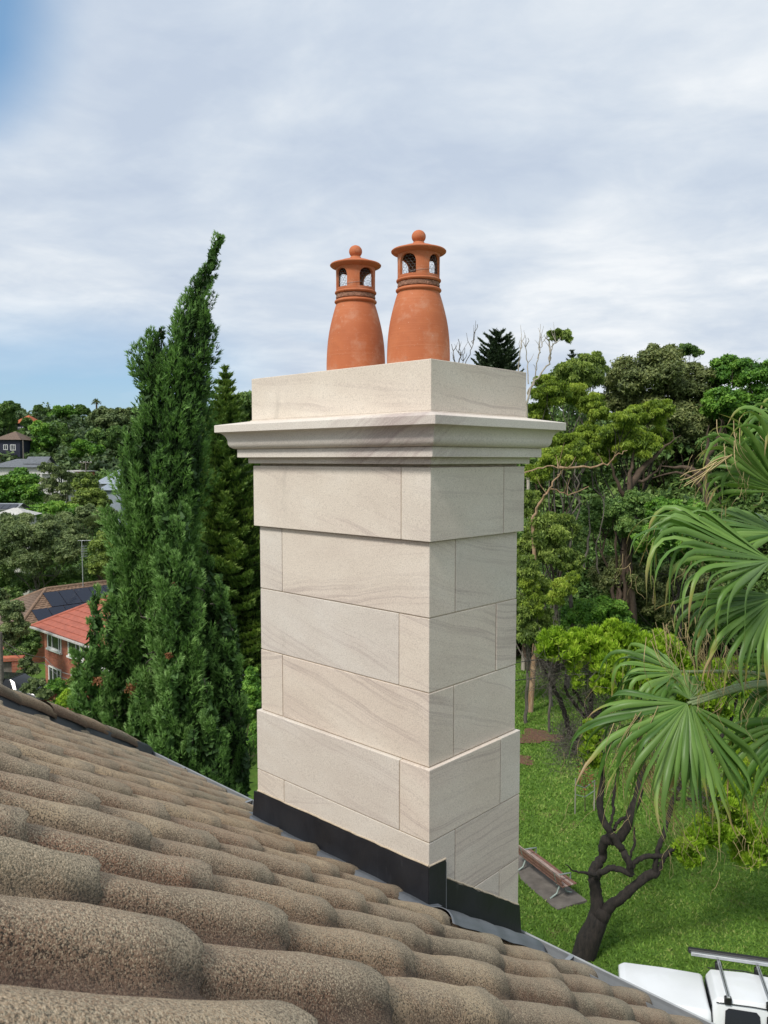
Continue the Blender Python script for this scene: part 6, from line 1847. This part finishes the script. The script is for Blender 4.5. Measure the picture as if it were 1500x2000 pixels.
for lab, lo, mt, dd_ in (
  ('bushy tree wrapping the right side of the orange roofed house', [(52, 826, 9, 12, 0), (22, 838, 8, 10, 0), (45, 846, 14, 8, 0), (28, 822, 5, 6, 0)], G_MID, 186),
  ('small round topped tree breaking the far skyline left of the palm', [(76, 799, 10, 7, 0), (84, 803, 8, 6, 0), (70, 806, 6, 5, 0)], G_MID, 215),
  ('broad domed tree on the far skyline in the middle', [(125, 802, 20, 9, 0), (110, 810, 16, 8, 0), (142, 808, 14, 8, 0)], G_FRESH, 210),
  ('pointed tree top on the skyline just left of the palm', [(158, 798, 9, 7, 0), (168, 804, 10, 6, 0)], G_MID, 208),
  ('wide grey green gum crown on the skyline next to the cypress', [(205, 805, 20, 10, 0), (230, 806, 18, 9, 0), (255, 805, 14, 8, 0), (220, 825, 34, 16, -2), (190, 820, 20, 14, -1)], G_OLIVE, 200),
  ('light green domed tree in the middle of the far slope', [(160, 870, 18, 10, 0), (185, 878, 18, 10, 0), (150, 885, 14, 9, 0)], G_FRESH, 155),
  ('shaded round tree on the far slope below the skyline palm', [(190, 850, 20, 14, 0), (210, 865, 18, 14, 0), (225, 845, 16, 12, 0)], G_MID, 170),
  ('mid green layered tree right of the navy house', [(78, 840, 18, 18, 0), (68, 868, 12, 14, 0), (90, 862, 18, 14, 0), (70, 885, 18, 10, 0)], G_FRESH, 172),
  ('dense tree filling the slope above the grey roofs', [(110, 838, 22, 16, 0), (130, 860, 20, 14, 0), (105, 870, 18, 14, 0), (120, 885, 16, 10, 0)], G_MID, 175)):
    T(lab, lo, mt, B_BROWN, dd_, n=9000, ln=.75, wd=.42, per=11, trunk_r=.3, name='leafy_tree')
# skyline palm
sp_ = at(188, 797, 205)
skp = empty('skyline_palm', (sp_.x, sp_.y, gz(sp_.x, sp_.y)), label='single feathery palm standing above the far skyline', cat='palm')
hz_ = at(188, 783, 205).z - skp.location.z
tube_obj('trunk', [([(0, 0, 0), (.1, 0, hz_)], [.3, .2])], B_BROWN, skp)
VV = []
for i in range(46):
    d = rdir(1)[0]; d[2] = abs(d[2]) * .9 - .25; d = unit(d)
    for j in range(12):
        t = (j + 1) / 12; p = np.array([.1, 0, hz_]) + d * 1.25 * t + np.array([0, 0, -.7 * t * t])
        V, _ = leafquads(p[None], unit(d[None] + rdir(1) * .8 + np.array([[0, 0, -.4]])), rdir(1), .5, .10); VV.append((V, np.array([.1 + .4 * R.random()])))
foliage_obj('crown', VV, G_BROWN, skp)
T('grey leafed shrub with thin pale branches at the left edge over the verge', [(20, 1195, 26, 26, 0), (10, 1240, 24, 30, 0), (40, 1225, 16, 24, 0), (0, 1170, 16, 24, 1)], G_OLIVE, B_GREY, 46, n=13000, ln=.20, wd=.07, per=10, trunk_r=.08, twigs=4)
T('clipped dark hedge beside the brick house corner', [(45, 1235, 22, 20, 0), (66, 1250, 16, 26, 0), (50, 1268, 24, 24, 0), (72, 1226, 10, 12, 0), (30, 1255, 20, 26, 0), (20, 1285, 20, 20, 0)], G_DARK, B_DARK, 54, n=34000, ln=.15, wd=.08, per=14, trunk_r=.1, name='hedge', cat='hedge')
T('thin branched small tree in front of the brick house', [(50, 1295, 16, 12, 0), (66, 1308, 14, 12, 0), (45, 1315, 14, 12, 0)], G_OLIVE, B_GREY, 43, n=4500, ln=.16, wd=.05, per=9, trunk_r=.07, twigs=6)
T('dark round shrub below the brick house windows', [(110, 1340, 20, 14, 0), (95, 1350, 16, 12, 0), (125, 1352, 14, 14, 0)], G_FRESH, B_DARK, 40, n=14000, ln=.11, wd=.06, per=12, trunk_r=.05, name='shrub', cat='shrub')
T('grey green shrub beside the parked car', [(70, 1335, 18, 12, 0), (55, 1345, 16, 10, 0), (85, 1355, 18, 12, 0)], G_OLIVE, B_GREY, 38, n=10000, ln=.11, wd=.05, per=12, trunk_r=.05, name='shrub', cat='shrub')
T('yellow flowering shrub between verge and cypress', [(135, 1360, 16, 16, 0), (120, 1375, 16, 14, 0)], G_LIME, B_GREY, 34, n=6000, ln=.10, wd=.05, per=12, trunk_r=.04, name='shrub', cat='shrub')
T('greenish shrub reaching up the brick wall', [(150, 1325, 10, 12, 0), (140, 1335, 12, 14, 0), (158, 1340, 12, 14, 0)], G_GUM, B_GREY, 44, n=8000, ln=.13, wd=.05, per=11, trunk_r=.05, name='shrub', cat='shrub')
T('bright leafy shrub between the cypress foot and the chimney base', [(490, 1345, 24, 24, 0), (500, 1375, 20, 22, 0), (480, 1395, 20, 20, 0), (492, 1315, 14, 14, 0), (500, 1440, 18, 40, 1)], G_FRESH, B_BROWN, 22, n=14000, ln=.11, wd=.055, per=12, trunk_r=.05, name='shrub', cat='shrub')
T('blue green feathery tree between the cypress and the pine top', [(398, 768, 14, 22, 0), (392, 800, 14, 20, 0), (405, 750, 8, 8, 0)], G_OLIVE, B_GREY, 60, n=5000, ln=.24, wd=.06, style='hang', per=9, trunk_r=.18)
T('dark broad crown behind the pine at the chimney edge', [(490, 790, 36, 30, 0), (530, 800, 40, 40, 0), (470, 830, 30, 30, 1), (505, 860, 40, 40, 1)], G_DARK, B_DARK, 70, n=22000, ln=.34, wd=.17, per=12, trunk_r=.4, name='leafy_tree')
T('light green leafy tree behind the left side of the pine', [(410, 930, 20, 40, 0), (420, 990, 24, 50, 0), (400, 880, 20, 40, 0), (405, 1060, 20, 40, 0)], G_GUMY, B_GREY, 58, n=20000, ln=.30, wd=.12, per=12, trunk_r=.25, name='leafy_tree')
